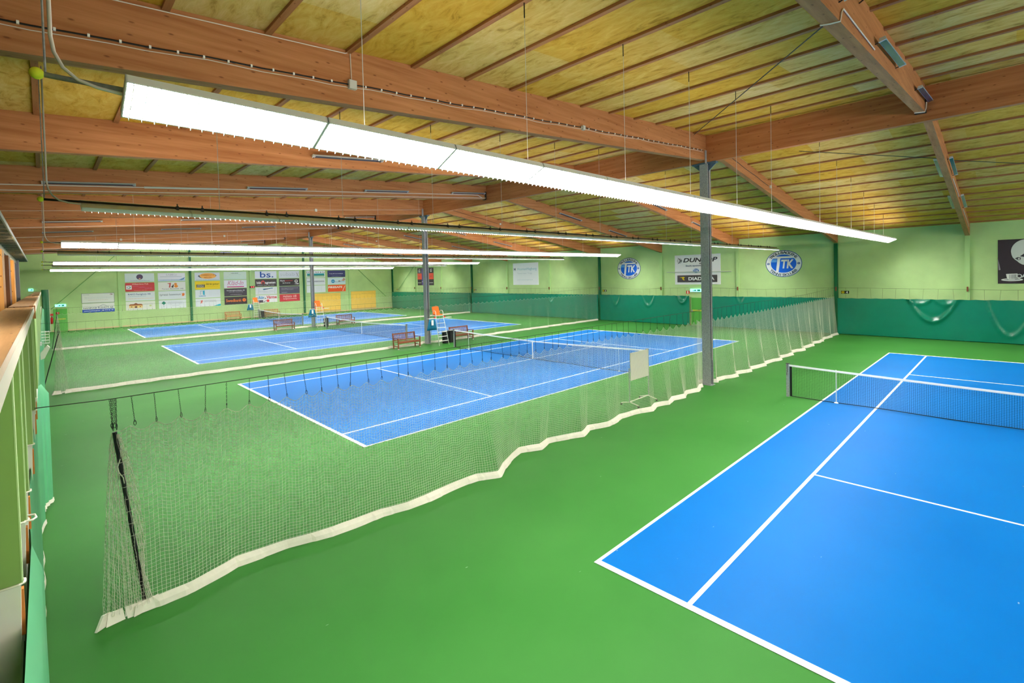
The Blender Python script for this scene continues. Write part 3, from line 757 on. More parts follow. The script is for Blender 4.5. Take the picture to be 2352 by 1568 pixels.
# ------------------------------------------------------------------ umpire chairs
def umpire(loc, where):
    t = thing('umpire_chair', f'white metal umpire chair with orange seat {where}', 'umpire chair', loc, 'umpire chairs')
    for x in (0, .74):
        xi = .1 if x == 0 else .64
        MB().tube([(x, 0, 0), (xi, .42, 1.82), (xi, .42, 2.02), (xi, .5, 2.12), (xi, .66, 2.14), (xi, .8, 2.02), (xi, .82, 1.84)], .019, 7).build('front_leg', M_white, t, smooth=True)
        MB().tube([(x + (.06 if x == 0 else -.06), 1.05, 0), (xi, .8, 1.82)], .017, 7).build('rear_leg', M_galv, t)
    r = MB()
    for k in range(6):
        z = .28 + k * .27; f = z / 1.82; xi0 = .1 * f; xi1 = .74 - .1 * f
        r = MB().box(xi0, .42 * f - .05, z - .015, xi1, .42 * f + .06, z + .01); r.build('step', M_white, t)
    MB().box(.1, .4, 1.80, .64, .84, 1.83).build('platform', M_white, t)
    MB().tube([(.03, 1.05, .33), (.71, 1.05, .33)], .012, 6).build('cross_brace', M_galv, t)
    s = MB()
    s.prism([(.12, .42, 1.85), (.12, .44, 1.90), (.12, .76, 1.87), (.12, .80, 1.95), (.12, .88, 2.32), (.12, .85, 2.33), (.12, .74, 1.92), (.12, .44, 1.87)], (.5, 0, 0))
    s.build('seat', M_orange, t)
    MB().box(.16, .83, 2.28, .58, .9, 2.38).build('headrest', M_orange, t)
    for x0, x1 in ((-.5, .08), (.66, 1.22)):
        MB().box(x0, .3, 1.66, x1, .56, 1.685).build('writing_shelf', M_white, t)
        MB().box((x1 - .12) if x0 < 0 else x0 + .02, .4, 1.69, x1 if x0 < 0 else x0 + .14, .46, 1.76).build('shelf_clamp', M_red, t)
    return t
UC = [((-.2, 25.68, 0), 'beside the second steel column'), ((-.25, 43.85, 0), 'beside the third steel column'), ((-.25, 61.6, 0), 'against the advertising wall')]
for loc, wh in UC:
    umpire(loc, wh)
    x, y, z = loc
    m = MB()
    for k in range(9):
        u = k / 8
        for v in range(5):
            q = v / 4; zz = 1.655 - .68 * q; wdt = .40 + .34 * q; cx = -.30 - .02 * q
            m.v.append((x + cx - wdt / 2 + wdt * u, y + .30 - .02 - .03 * math.sin(u * 9) * q, zz))
    for k in range(8):
        for v in range(4):
            a = k * 5 + v; m.f.append((a, a + 5, a + 6, a + 1))
    c = m.build('hanging_cloth', M_teal, smooth=True); tag(c, f'teal cloth hanging from the shelf of the umpire chair {wh}', 'cloth', 'teal cloths on umpire chairs')
    c.modifiers.new('s', 'SOLIDIFY').thickness = .008
    MB().box(x - .38, y + .215, 1.28, x - .23, y + .225, 1.60).build('paper', M_white, c)
BINS = [(.80, 26.42, 'black bin behind the umpire chair steps at the second column'), (1.28, 26.5, 'black bin by the bench end at the second column'),
        (.79, 44.5, 'black bin behind the umpire chair at the third column'), (.88, 62.5, 'dark bin beside the umpire chair at the advertising wall')]
for x, y, lab in BINS:
    t = thing('waste_bin', lab, 'bin', (x, y, 0), 'bins beside the courts')
    MB().lathe([(.16, 0), (.2, .02), (.215, .72), (.23, .73), (.23, .77), (.19, .77), (.18, .2)], 18).build('bin_body', M_black, t, smooth=False)
    MB().box(-.17, -.13, .772, .17, .13, .79).build('tray', M_boxgrey, t)

# ------------------------------------------------------------------ white board stand behind the near divider net
t = thing('board_stand', 'white board on a wheeled stand behind the near divider net', 'board', (-4.36, 9.62, 0))
MB().box(.02, -.012, .80, 1.08, .012, 1.67).build('board', mat('board_white', (236, 230, 216), .5), t)
for x in (-.02, 1.12): MB().tube([(x, .02, .12), (x, .02, 1.2)], .016, 7).build('upright', M_galv, t)
MB().tube([(0, .02, .14), (1.1, .02, .14)], .016, 7).build('crossbar', M_cream, t)
for x in (0, 1.1):
    MB().tube([(x, -.28, .06), (x, .02, .13), (x, .34, .06)], .016, 7).build('foot', M_cream, t)
    for yy in (-.28, .34):
        MB().lathe([(.03, 0), (.035, .03), (.03, .05)], 10, (x, yy, 0)).build('caster', M_black, t)

# ------------------------------------------------------------------ signs
FONT = {}
def glyphs(txt, bold=0.0, shear=0.0, font=None):
    k = (txt, bold, shear)
    if k in FONT: return FONT[k]
    cu = bpy.data.curves.new('lettering_curve', 'FONT'); cu.body = txt; cu.size = 1.0; cu.offset = bold; cu.shear = shear; cu.resolution_u = 3
    o = bpy.data.objects.new('lettering_tmp', cu); C.objects.link(o)
    dg = bpy.context.evaluated_depsgraph_get(); dg.update()
    me = bpy.data.meshes.new_from_object(o.evaluated_get(dg))
    v = [(p.co.x, p.co.y) for p in me.vertices]; f = [tuple(p.vertices) for p in me.polygons]
    bpy.data.objects.remove(o); bpy.data.curves.remove(cu); bpy.data.meshes.remove(me)
    FONT[k] = (v, f)
    return v, f
def cmat(rgb, emit=0):
    n = 'print_%d_%d_%d' % rgb + ('_e' if emit else '')
    return mat(n, rgb, .5, .25, emit=rgb if emit else None, estr=emit)
class Sign:
    def __init__(s, name, label, cat, wall, a, z, w, h, rgb, group=None, thick=.02, border=None, rounded=False):
        # wall 'end': a = world X of left edge ; wall 'far': a = world Y of left edge ; z = bottom
        s.w, s.h = w, h; s.layer = 0; s.th = thick
        if wall == 'end': s.t = thing(name, label, cat, (a, ENDY - .001, z), group)
        else: s.t = thing(name, label, cat, (FARX - .001, a, z), group, rz=-PI / 2)
        if rgb is not None:
            if rounded:
                r = .1; pts = []
                for cx, cz, a0 in ((w - r, h - r, 0), (r, h - r, PI / 2), (r, r, PI), (w - r, r, 1.5 * PI)):
                    pts += [(cx + r * math.cos(a0 + PI / 2 * k / 5), 0, cz + r * math.sin(a0 + PI / 2 * k / 5)) for k in range(6)]
                MB().prism(pts, (0, -thick, 0)).build('panel', cmat(rgb), s.t)
            else: MB().box(0, -thick, 0, w, 0, h).build('panel', cmat(rgb), s.t)
        if border:
            b = .03; MB().box(-b, -thick - .01, -b, w + b, 0, 0).box(-b, -thick - .01, h, w + b, 0, h + b).box(-b, -thick - .01, 0, 0, 0, h).box(w, -thick - .01, 0, w + b, 0, h).build('frame', cmat(border), s.t)
    def _y(s): s.layer += 1; return -s.th - .004 * s.layer
    def poly(s, pts, rgb, name='emblem'):
        y = s._y(); MB().prism([(u, y + .003, v) for u, v in pts], (0, -.004, 0)).build(name, cmat(rgb), s.t); return s
    def rect(s, u0, v0, u1, v1, rgb, name='stripe'): return s.poly([(u0, v0), (u1, v0), (u1, v1), (u0, v1)], rgb, name)
    def ell(s, u, v, a, b, rgb, name='emblem', n=32):
        return s.poly([(u + a * math.cos(2 * PI * k / n), v + b * math.sin(2 * PI * k / n)) for k in range(n)], rgb, name)
    def text(s, txt, u0, v0, u1, v1, rgb, bold=0.0, shear=0.0, emit=0):
        v, f = glyphs(txt, bold, shear)
        if not v: return s
        xs = [p[0] for p in v]; ys = [p[1] for p in v]; ax, bx, ay, by = min(xs), max(xs), min(ys), max(ys)
        y = s._y() - .001
        vs = [(u0 + (p[0] - ax) / (bx - ax) * (u1 - u0), y, v0 + (p[1] - ay) / max(1e-6, by - ay) * (v1 - v0)) for p in v]
        m = MB(); m.add(vs, f); m.build('lettering', cmat(rgb, emit), s.t)
        return s
    def lines(s, u0, u1, vs, rgb, hh=.018):
        y = s._y(); m = MB(); R = random.Random(int(u0 * 100) + len(vs))
        for v in vs:
            u = u0
            while u < u1 - .04:
                l = min(R.uniform(.06, .2), u1 - u); m.box(u, y - .001, v, u + l, y + .003, v + hh); u += l + .03
        m.build('small_print', cmat(rgb), s.t); return s

GRP = 'advertising boards on the end wall'
CX = [-14.85, -11.54, -8.82, -5.53, -2.72, 0.54, 3.23, 6.53, 9.27]
RZ = [4.49, 3.52, 2.57, 1.62]; RH = [.87, .89, .88, .88]
def board(ci, ri, rgb, label, **k):
    up = .09 * (1 if ci >= 5 else 0) + (.06 if ci == 4 else 0)
    w = 2.41 if ci != 4 else 2.33
    return Sign('advertising_sign', label, 'sign', 'end', CX[ci], RZ[ri] + up, w, RH[ri], rgb, GRP, **k)
WH = (232, 236, 240); CRM = (236, 234, 226)
s = board(0, 2, (236, 238, 236), 'lone white board with grey frame and small print above the blue striped board', border=(110, 120, 130))
s.text('BYGG MAKAR', .08, .74, .55, .80, (150, 160, 170)); s.lines(.2, 2.2, [.5, .4], (196, 206, 210)); s.lines(.45, 2.0, [.24], (216, 170, 160)); s.text('ÖB', 2.1, .70, 2.3, .84, (130, 60, 80), .02)
s = board(0, 3, (240, 240, 238), 'white board with a broad blue web address strip, lowest and closest to the gallery')
s.rect(0, 0, 2.41, .30, (28, 72, 168)); s.text('www.haningeel.se • 08 777 01 99', .1, .08, 2.32, .22, (240, 244, 250), .02)
s.text('HANINGE ELSVETS AB', .08, .36, 2.32, .50, (60, 66, 84), .01); s.poly([(1.1, .5), (1.55, .74), (2.0, .52), (1.97, .50), (1.55, .70), (1.15, .49)], (150, 160, 172))
s = board(1, 0, (208, 222, 226), 'pale blue-grey board with a dark round emblem')
s.ell(1.2, .5, .27, .27, (50, 40, 70)); s.ell(1.2, .5, .22, .22, (84, 66, 96)); s.poly([(1.1, .28), (1.3, .28), (1.2, .40)], (240, 190, 150)); s.text('Nordisk Energiteknik Planering', .45, .06, 2.0, .16, (90, 104, 130))
s = board(1, 1, (200, 64, 68), 'red rounded board with a white cup picture', rounded=True)
s.text('Wilströms Pub', .55, .68, 1.9, .82, (244, 206, 190), .02); s.rect(.07, .22, .52, .62, (240, 240, 240)); s.ell(.29, .42, .15, .12, (80, 90, 110)); s.ell(.27, .43, .1, .08, (236, 236, 240))
s.text('Catering', .6, .50, 1.05, .58, (226, 130, 170)); s.text('Luncher', 1.1, .38, 1.6, .48, (226, 130, 170)); s.text('Konferens', 1.6, .26, 2.2, .36, (226, 130, 170)); s.text('Öppet till 01', .7, .06, 1.75, .15, (240, 190, 170))
s = board(1, 2, WH, 'white board with blue company lettering and a thin orange line of print')
s.text('RAKO Fastighets AB', .2, .54, 2.05, .74, (46, 88, 148), .012); s.lines(.2, 1.7, [.44], (160, 180, 200), .03); s.lines(.22, 2.3, [.2], (238, 186, 130), .03)
s = board(1, 3, (236, 236, 228), 'white board with a yellow house picture')
s.rect(.25, .22, 1.35, .46, (240, 210, 140)); s.poly([(.2, .46), (1.4, .46), (1.25, .62), (.35, .62)], (176, 110, 66)); s.poly([(.55, .56), (1.05, .56), (.8, .74)], (150, 90, 60))
s.rect(.7, .22, .9, .4, (110, 80, 60)); s.rect(.4, .3, .5, .38, (110, 80, 60)); s.rect(1.1, .3, 1.2, .38, (110, 80, 60)); s.ell(2.0, .4, .1, .08, (206, 216, 150)); s.lines(1.5, 2.2, [.62, .54], (200, 208, 200)); s.text('Bollmora Herrgård', .3, .06, 1.3, .14, (180, 186, 186))
s = board(2, 0, (226, 228, 240), 'white board with pale grey lettering and a blue leaf corner')
s.text('SAMGI', .7, .58, 1.65, .78, (196, 200, 210), .01); s.rect(.2, .46, 2.1, .50, (170, 180, 190)); s.rect(0, 0, 2.41, .2, (196, 212, 232)); s.text('Trädgårdsservice  08-712 00 20', .2, .08, 1.8, .16, (120, 140, 180)); s.poly([(1.8, .12), (2.4, .42), (2.3, .2), (2.1, .1)], (110, 150, 196))
s = board(2, 1, CRM, 'white board with a red, black and orange letter logo')
s.poly([(.75, .74), (1.12, .80), (1.05, .30), (.92, .30), (.98, .66)], (206, 92, 84)); s.poly([(1.2, .3), (1.32, .3), (1.36, .6), (1.28, .62)], (60, 56, 54)); s.ell(1.24, .38, .09, .1, (60, 56, 54)); s.ell(1.52, .66, .13, .12, (238, 150, 70)); s.ell(1.56, .43, .17, .15, (240, 150, 60)); s.text('Tyresö Bostäder AB', .3, .08, 2.2, .22, (80, 84, 90))
s = board(2, 2, WH, 'white board with thin dark letters and an orange maple leaf')
s.text('tyresö kommun', .1, .34, 1.95, .62, (74, 80, 88)); s.poly([(2.05, .34), (2.14, .30), (2.26, .34), (2.32, .56), (2.24, .58), (2.2, .66), (2.12, .58), (2.02, .6), (2.08, .48)], (238, 130, 60))
s = board(2, 3, WH, 'white board with a green four-leaf clover')
for dx, dz in ((-.09, 0), (.09, 0), (0, .09), (0, -.09)): s.ell(.42 + dx, .58 + dz, .085, .085, (28, 130, 104))
s.rect(.41, .12, .44, .5, (130, 150, 150)); s.lines(.8, 2.1, [.68, .60, .50, .42], (186, 190, 204)); s.text('08-742 00 00', 1.15, .22, 1.75, .30, (190, 190, 205))
s = board(3, 0, (214, 222, 232), 'pale board with an orange oval emblem')
s.ell(1.25, .50, .82, .32, (244, 180, 92)); s.text('GIMMERSTA', .62, .52, 1.88, .68, (196, 120, 50), .015); s.text('MÅLERI', .9, .28, 1.62, .44, (200, 120, 50), .015); s.poly([(.3, .5), (.42, .62), (.5, .42), (.7, .26), (.55, .30), (.4, .38)], (90, 104, 120)); s.poly([(1.7, .78), (2.1, .56), (2.05, .45), (1.95, .6)], (90, 104, 120)); s.text('0703-8225 705 50   gimmerstamaleri.se', .1, .04, 2.3, .12, (130, 140, 150))
s = board(3, 1, (248, 212, 40), 'bright yellow board with black letter block')
s.rect(.14, .2, .92, .54, (70, 62, 50)); s.text('GOLV', .2, .40, .86, .52, (240, 232, 200), .03); s.text('ENTREPR', .2, .22, .86, .34, (240, 232, 200), .02); s.text('Allt för golvet!', 1.0, .42, 2.3, .66, (80, 72, 40), 0, .3); s.lines(1.05, 2.2, [.3], (196, 166, 40), .02)
s = board(3, 2, WH, 'white board with a cyan open-door logo')
s.rect(.46, .36, .50, .78, (120, 160, 190)); s.rect(.46, .74, .8, .78, (120, 160, 190)); s.poly([(.72, .36), (.88, .30), (.88, .82), (.72, .78)], (40, 172, 206)); s.text('DEMARE', .34, .16, .98, .26, (40, 130, 190), .02); s.lines(1.3, 2.3, [.74, .62, .5, .38, .26], (206, 214, 226))
s = board(3, 3, WH, 'white board with red Z logo and a turquoise corner')
s.poly([(.42, .64), (.7, .68), (.62, .52), (.56, .46), (.7, .42), (.42, .36), (.5, .48), (.55, .55)], (232, 92, 76)); s.text('sorozone', .85, .46, 1.95, .70, (196, 196, 204)); s.poly([(1.7, 0), (2.41, 0), (2.41, .22), (2.2, .18)], (50, 178, 200)); s.lines(.8, 1.9, [.2], (206, 212, 222))
s = board(4, 0, (206, 226, 214), 'pale green board with small dark heading')
s.text('HÅLLBAR', .75, .66, 1.5, .76, (60, 76, 70), .02); s.lines(.5, 1.8, [.56, .48], (170, 190, 180)); s.lines(.2, 2.1, [.3], (190, 206, 204))
s = board(4, 1, (238, 238, 244), 'white board with thin magenta script and a magenta bar')
s.text("Kläd-In", .35, .30, 2.0, .82, (206, 120, 150), 0, .35); s.rect(.3, .06, 2.05, .17, (196, 56, 120))
s = board(4, 2, (62, 58, 66), 'dark grey board with three lines of white print, under the magenta bar board')
s.text('Förvaltningskoordination AB', .25, .56, 2.1, .70, (240, 240, 244), .015); s.text('Vi sköter fastigheter åt bostadsrättsföreningar', .45, .42, 1.95, .50, (220, 220, 226)); s.text('www.forvaltningskoordination.se', .6, .14, 1.8, .22, (220, 220, 226))
s = board(4, 3, (56, 48, 52), 'dark board with orange bank lettering and a round coin')
s.text('Swedbank', .15, .28, 1.75, .62, (240, 132, 62), .015); s.ell(2.02, .46, .19, .19, (244, 140, 70)); s.ell(2.02, .46, .1, .12, (226, 110, 50))
s = board(5, 0, (226, 232, 244), 'white board with two large blue letters and a dot')
s.text('bs.', .55, .10, 2.05, .82, (44, 88, 160), .012)
s = board(5, 1, (72, 66, 66), 'dark board with white lettering and a red horseshoe magnet')
s.text('båt', .16, .34, .66, .62, (244, 240, 240), .03); s.text('agneten', 1.08, .26, 2.26, .58, (244, 240, 240), .03); s.poly([(.7, .30), (.78, .34), (.76, .5), (.86, .6), (.96, .5), (.94, .34), (1.02, .3), (1.06, .5), (.98, .7), (.86, .74), (.72, .7), (.64, .52)], (214, 84, 80)); s.text('båttillbehör • motor • däck • marina', .25, .12, 2.1, .2, (220, 220, 220), .01)
s = board(5, 2, WH, 'white board with a blue aeroplane-like swoosh')
s.poly([(.8, .66), (.9, .68), (1.0, .60), (1.7, .70), (1.9, .68), (1.96, .74), (1.85, .78), (1.6, .76), (.95, .56), (.88, .56)], (40, 140, 190)); s.text('BAR RESEBYRÅ HANDEN', .4, .34, 2.05, .44, (176, 188, 204)); s.lines(.85, 1.7, [.22], (196, 206, 216)); s.poly([(.27, .1), (.30, .1), (.42, .8), (.39, .8)], (186, 196, 208)); s.poly([(2.1, .1), (2.13, .1), (2.23, .8), (2.2, .8)], (186, 196, 208))
s = board(5, 3, (240, 240, 244), 'white board with large blue and red heating lettering')
s.text('Rör', .34, .42, .96, .78, (36, 144, 204), .03); s.text('&', .98, .42, 1.14, .56, (50, 40, 60), .02); s.text('Värme', 1.18, .44, 2.34, .80, (206, 60, 64), .03); s.rect(.05, .02, .8, .3, (70, 66, 80)); s.ell(1.34, .2, .16, .16, (226, 70, 76)); s.poly([(.8, .06), (1.2, .3), (1.2, .26), (.9, .04)], (110, 90, 110)); s.rect(.05, .4, .28, .7, (190, 206, 216))
s = board(6, 0, (214, 220, 230), 'pale grey board with outlined letters and a crossed line')
s.text('subab', .15, .26, 1.85, .70, (186, 194, 202)); s.poly([(2.05, .66), (2.1, .66), (2.35, .12), (2.3, .12)], (110, 120, 116)); s.poly([(2.3, .66), (2.34, .66), (2.12, .16), (2.08, .16)], (160, 168, 150))
s = board(6, 1, (52, 48, 50), 'black board with red and white lettering and a white figure shape')
s.text('Flytt', .12, .52, .66, .72, (244, 236, 236), .03); s.text('passion!', .68, .54, 1.6, .72, (226, 84, 76), .02); s.text('08-770 60 60', .4, .30, 1.3, .42, (236, 232, 230), .02); s.ell(2.02, .56, .2, .2, (230, 226, 224)); s.ell(2.02, .58, .1, .1, (80, 70, 70)); s.poly([(1.75, .24), (2.3, .32), (2.3, .16), (2.0, .2)], (230, 226, 224))
s = board(6, 2, (78, 76, 92), 'dark blue-grey board with three thin lines of pale print')
s.text('Nytts Byggnadsmålningsservice AB', .25, .62, 2.2, .72, (216, 216, 226)); s.text('behörig målerimästare', .25, .46, 1.65, .55, (206, 206, 216)); s.text('08-744 20 70', .25, .12, .9, .2, (216, 216, 226))
s = board(6, 3, (192, 58, 66), 'square-cornered red board with white lettering, lowest right of the dark boards')
s.text('Hallskär AB', .42, .46, 2.0, .76, (248, 224, 220)); s.text('fastighetsutveckling', .42, .22, 2.0, .40, (246, 216, 214), .01)
s = board(7, 0, (230, 236, 240), 'white board with dark lettering over teal and green stripes')
s.text('DEI', .05, .54, .5, .76, (70, 80, 92)); s.text('ALK & Co', 1.12, .54, 2.36, .76, (70, 80, 92)); s.rect(.1, .34, 2.3, .50, (40, 160, 176)); s.rect(.1, .24, 2.3, .36, (20, 120, 120)); s.rect(.1, .12, 2.3, .22, (110, 176, 110))
s = board(7, 1, WH, 'white board with one line of dark blue capitals')
s.text('HANTVERKSBODARNA', .1, .38, 2.3, .54, (60, 70, 110), .02); s.lines(.1, 2.3, [.26], (190, 196, 210))
s = board(7, 2, WH, 'white board with faint columns of small print')
s.lines(1.2, 1.7, [.6, .46, .32, .18], (206, 206, 220)); s.rect(1.85, .1, 1.87, .8, (206, 206, 220)); s.lines(.25, .6, [.66, .6], (206, 206, 220))
s = board(8, 0, (52, 58, 108), 'navy blue board with a short line of white print', rounded=True)
s.text('Ta upp allt inom brandskydd.', .25, .38, 2.1, .50, (240, 240, 248), .015); s.text('I N T E G R I T Y', .55, .08, 1.85, .16, (180, 186, 214))
s = board(8, 1, (214, 232, 240), 'pale board with a blue round badge and a reddish boat hull')
s.ell(.7, .42, .25, .23, (20, 140, 190)); s.text('RYDS', .54, .36, .86, .48, (210, 236, 244), .02); s.poly([(1.75, .5), (2.2, .42), (2.41, .66), (2.15, .86), (2.0, .6)], (196, 150, 130)); s.rect(.9, .3, 2.3, .36, (120, 180, 206)); s.poly([(1.4, .36), (1.7, .36), (1.66, .5), (1.45, .5)], (160, 130, 130)); s.lines(.05, 1.6, [.76], (150, 200, 220))
s = board(8, 2, (238, 92, 40), 'bright orange board with white capitals and a slash')
s.text('FIRESAFE', .06, .46, 1.95, .72, (248, 240, 234), .035); s.poly([(1.95, .06), (2.02, .06), (2.34, .72), (2.27, .72)], (248, 240, 234))

# yellow target walls
for x0, x1, z0, z1, lab in ((7.5, 10.92, .2, 2.44, 'yellow plank practice board on the end wall under the white boards'), (12.4, 16.05, .2, 2.54, 'yellow plank practice board on the end wall by the corner curtain')):
    t = thing('practice_board', lab, 'board', (x0, ENDY - .001, z0), 'yellow practice boards')
    w, h = x1 - x0, z1 - z0
    MB().box(0, -.04, 0, w, 0, h).build('panel', M_yellowboard, t)
    m = MB()
    for k in range(9): m.box(0.02, -.043, .25 * k + .1, w - .02, -.0401, .25 * k + .108)
    m.build('seam', mat('board_seam', (204, 158, 70), .7), t)
    MB().box(0, -.06, -.02, w, 0, .1).build('kick_board', mat('kick', (226, 178, 104), .7), t)
    MB().box(0, -.055, h, w, 0, h + .05).build('top_trim', mat('kick', (226, 178, 104), .7), t)
# clock
s = Sign('digital_clock', 'small red digital clock on the end wall post above the umpire chair', 'clock', 'end', -.08, 3.50, .5, .22, (60, 8, 14), thick=.19)
s.text('2', .1, .05, .2, .17, (255, 70, 80), .02, 0, 3); s.text('40', .27, .05, .43, .17, (255, 70, 80), .02, 0, 3)
s = Sign('painted_sign', 'pale vertical lettering painted on the end wall post under the clock', 'lettering', 'end', -.0, 2.5, .2, .9, None, thick=.121)
for k, ch in enumerate('TENNIS'): s.text(ch, .05, .78 - k * .15, .15, .88 - k * .15, (206, 222, 170), .02)

# far wall signs
def ttk(label, yc, zc, a, b):
    s = Sign('club_sign', label, 'sign', 'far', yc + a, zc - b, 2 * a, 2 * b, None, 'oval club emblems', thick=.0)
    s.ell(a, b, a, b, (30, 70, 140), 'rim', 64); s.ell(a, b, a * .965, b * .955, (236, 240, 246), 'white_ring', 64)
    s.ell(a, b, a * .70, b * .68, (0, 92, 214), 'blue_field', 64)
    def pt(u, v): return (a + u * a, b + v * b)
    s.poly([pt(-.62, .40), pt(.66, .40), pt(.60, .54), pt(-.56, .54)], (240, 240, 246), 'letter_bar')
    s.poly([pt(-.42, -.70), pt(-.28, -.70), pt(-.16, .41), pt(-.32, .41)], (240, 240, 246), 'letter_stem')
    s.poly([pt(-.70, .12), pt(-.36, .12), pt(-.33, .36), pt(-.62, .36)], (90, 160, 246), 'sheen')
    s.text('TK', a - .12 * a, b - .36 * b, a + .56 * a, b + .30 * b, (240, 240, 246), .035, .15)
    y = s._y(); m = MB()
    for txt, top in (('TROLLBÄCKENS', True), ('TENNISKLUBB', False)):
        n = len(txt)
        for k, ch in enumerate(txt):
            v, f = glyphs(ch, .02)
            th = (PI / 2 + (1.0 - 2.0 * k / (n - 1)) * .98) if top else (-PI / 2 - (1.0 - 2.0 * k / (n - 1)) * .92)
            rr = .83
            px, pz = a + rr * a * math.cos(th), b + rr * b * math.sin(th)
            nx, nz = math.cos(th) / a, math.sin(th) / b; l = math.hypot(nx, nz); nx, nz = nx / l, nz / l
            if not top: nx, nz = -nx, -nz
            tx, tz = nz, -nx
            xs = [p[0] for p in v]; cx = (min(xs) + max(xs)) / 2; H = .19 * b / .72
            m.add([(px + tx * (p[0] - cx) * H * 1.25 + nx * (p[1] - .36) * H, y, pz + tz * (p[0] - cx) * H * 1.25 + nz * (p[1] - .36) * H) for p in v], f)
    m.build('lettering', cmat((40, 56, 80)), s.t)
    for sx in (-1, 1): s.ell(a + sx * .83 * a, b, .05 * a * 1.4, .085 * b, (30, 80, 160), 'ball_mark', 16).rect(a + sx * .83 * a - .012, b - .07, a + sx * .83 * a + .012, b + .07, (220, 230, 240))
ttk('oval blue and white club emblem closest to the near divider net post', 12.15, 4.55, 1.13, .91)
ttk('oval blue and white club emblem between the two curtained bays, beside the sponsor panel', 24.25, 4.55, 1.14, .92)
s = Sign('sponsor_sign', 'large white sponsor panel partly hidden by the nearest steel column', 'sign', 'far', 20.02, 3.16, 3.62, 2.30, (232, 232, 236))
s.text('DUNLOP', .70, 1.72, 3.40, 2.06, (44, 42, 46), .03, .25); s.text('SPORT', 1.98, 1.56, 2.7, 1.66, (44, 42, 46), .03, .25)
s.ell(.42, 1.86, .2, .18, (60, 58, 62)); s.ell(.42, 1.86, .17, .15, (232, 232, 236)); s.text('D', .34, 1.79, .50, 1.93, (44, 42, 46), .03, .2)
s.poly([(.25, 2.12), (.62, 1.86), (.25, 1.60), (.28, 1.66), (.52, 1.86), (.28, 2.06)], (50, 48, 52))
s.text('Stolt sponsor av', .92, 1.36, 2.6, 1.52, (70, 90, 130), .015)
s.ell(1.75, 1.06, .30, .2, (210, 222, 236)); s.ell(1.75, 1.06, .22, .15, (40, 90, 160)); s.text('TTK', 1.56, .98, 1.94, 1.14, (226, 234, 244), .03)
s.rect(.22, .18, 3.38, .72, (62, 58, 62)); s.text('DIADORA', 1.14, .32, 3.18, .58, (238, 238, 242), .03)
s.poly([(.42, .56), (.75, .60), (.86, .56), (.74, .46), (.86, .34), (.72, .34), (.62, .44), (.66, .5)], (240, 206, 40))
tag(MB().tube([(FARX - .14, 20.65, 4.15), (FARX - .14, 15.55, 4.11)], .025, 8).build('wall_pole', M_boxgrey), 'thin grey pole crossing the sponsor panel on the curtain wall', 'pole')
s = Sign('sponsor_sign', 'plain white panel with faint blue lettering between second and third wall posts', 'sign', 'far', 38.5, 3.19, 3.68, 2.29, (238, 242, 248))
s.poly([(.14, 1.5), (.2, 1.5), (.2, 1.62), (.34, 1.62), (.34, 1.5), (.4, 1.5), (.4, 1.8), (.34, 1.8), (.34, 1.7), (.2, 1.7), (.2, 1.8), (.14, 1.8)], (70, 80, 96)); s.text('HusmanHagberg', .68, 1.46, 3.45, 1.80, (150, 196, 210))
s.text('Tyresö hem. Trygg', .68, 1.10, 2.8, 1.28, (196, 206, 216)); s.text('www.husmanhagberg.se', .6, .48, 2.9, .58, (176, 200, 214))
s = Sign('banner_sign', 'dark and orange drink banner behind the second steel column', 'sign', 'far', 56.9, 3.2, 3.7, 2.28, (44, 40, 44))
s.rect(1.0, 0, 2.7, 2.28, (84, 70, 140)); s.rect(0, .78, 1.0, 1.58, (236, 84, 56)); s.rect(2.7, .78, 3.7, 1.58, (236, 84, 56)); s.poly([(1.0, .52), (2.7, .3), (2.7, .26), (1.0, .46)], (226, 226, 240))
for u in (.0, 2.7): s.text('G', u + .32, 1.72, u + .68, 2.14, (240, 240, 240), .04, .2); s.text('8k', u + .3, 1.06, u + .7, 1.26, (190, 70, 50)); s.rect(u + .1, .3, u + .9, .36, (220, 220, 220))
s = Sign('poster_picture', 'black and white poster of a bald head behind a coffee cup', 'sign', 'far', 1.857, 3.14, 2.3, 2.29, (44, 36, 44), thick=.02)
hd = [(1.0 + .52 * math.cos(th), 1.66 + .60 * math.sin(th)) for th in [PI * k / 20 for k in range(0, 21)]] + [(.50, 1.5), (.54, 1.36), (.62, 1.24), (.70, 1.16), (.78, 1.06), (.88, .98), (1.0, .94), (1.2, .98), (1.4, 1.1), (1.5, 1.3)]
s.poly(hd, (206, 212, 214), 'head'); s.poly([(.80, 1.40), (.95, 1.54), (1.1, 1.56), (1.1, 1.42), (.95, 1.36)], (46, 42, 52), 'brow'); s.poly([(.62, 1.30), (.72, 1.36), (.84, 1.33), (.82, 1.22), (.74, 1.20)], (60, 58, 68), 'eye'); s.ell(.765, 1.27, .035, .045, (210, 214, 216), 'eye')
s.ell(.52, .20, .40, .075, (226, 228, 230), 'saucer'); s.ell(.52, .205, .3, .045, (160, 162, 168), 'saucer'); s.poly([(.30, .50), (.72, .52), (.69, .3), (.62, .2), (.40, .2), (.33, .3)], (224, 226, 228), 'cup')
for k in range(5): s.rect(.42 + k * .055, .24, .445 + k * .055, .47, (150 - 10 * k, 150 - 10 * k, 160 - 10 * k), 'cup_rib')
s.ell(.78, .38, .10, .11, (224, 226, 228), 'cup_handle'); s.ell(.78, .39, .065, .07, (44, 36, 44), 'cup_handle'); s.poly([(.86, .3), (1.2, .5), (1.3, .7), (1.0, .62)], (206, 208, 212), 'hand'); s.poly([(0, 1.3), (.06, 1.0), (.1, .72), (.03, .7)], (130, 128, 140), 'highlight')
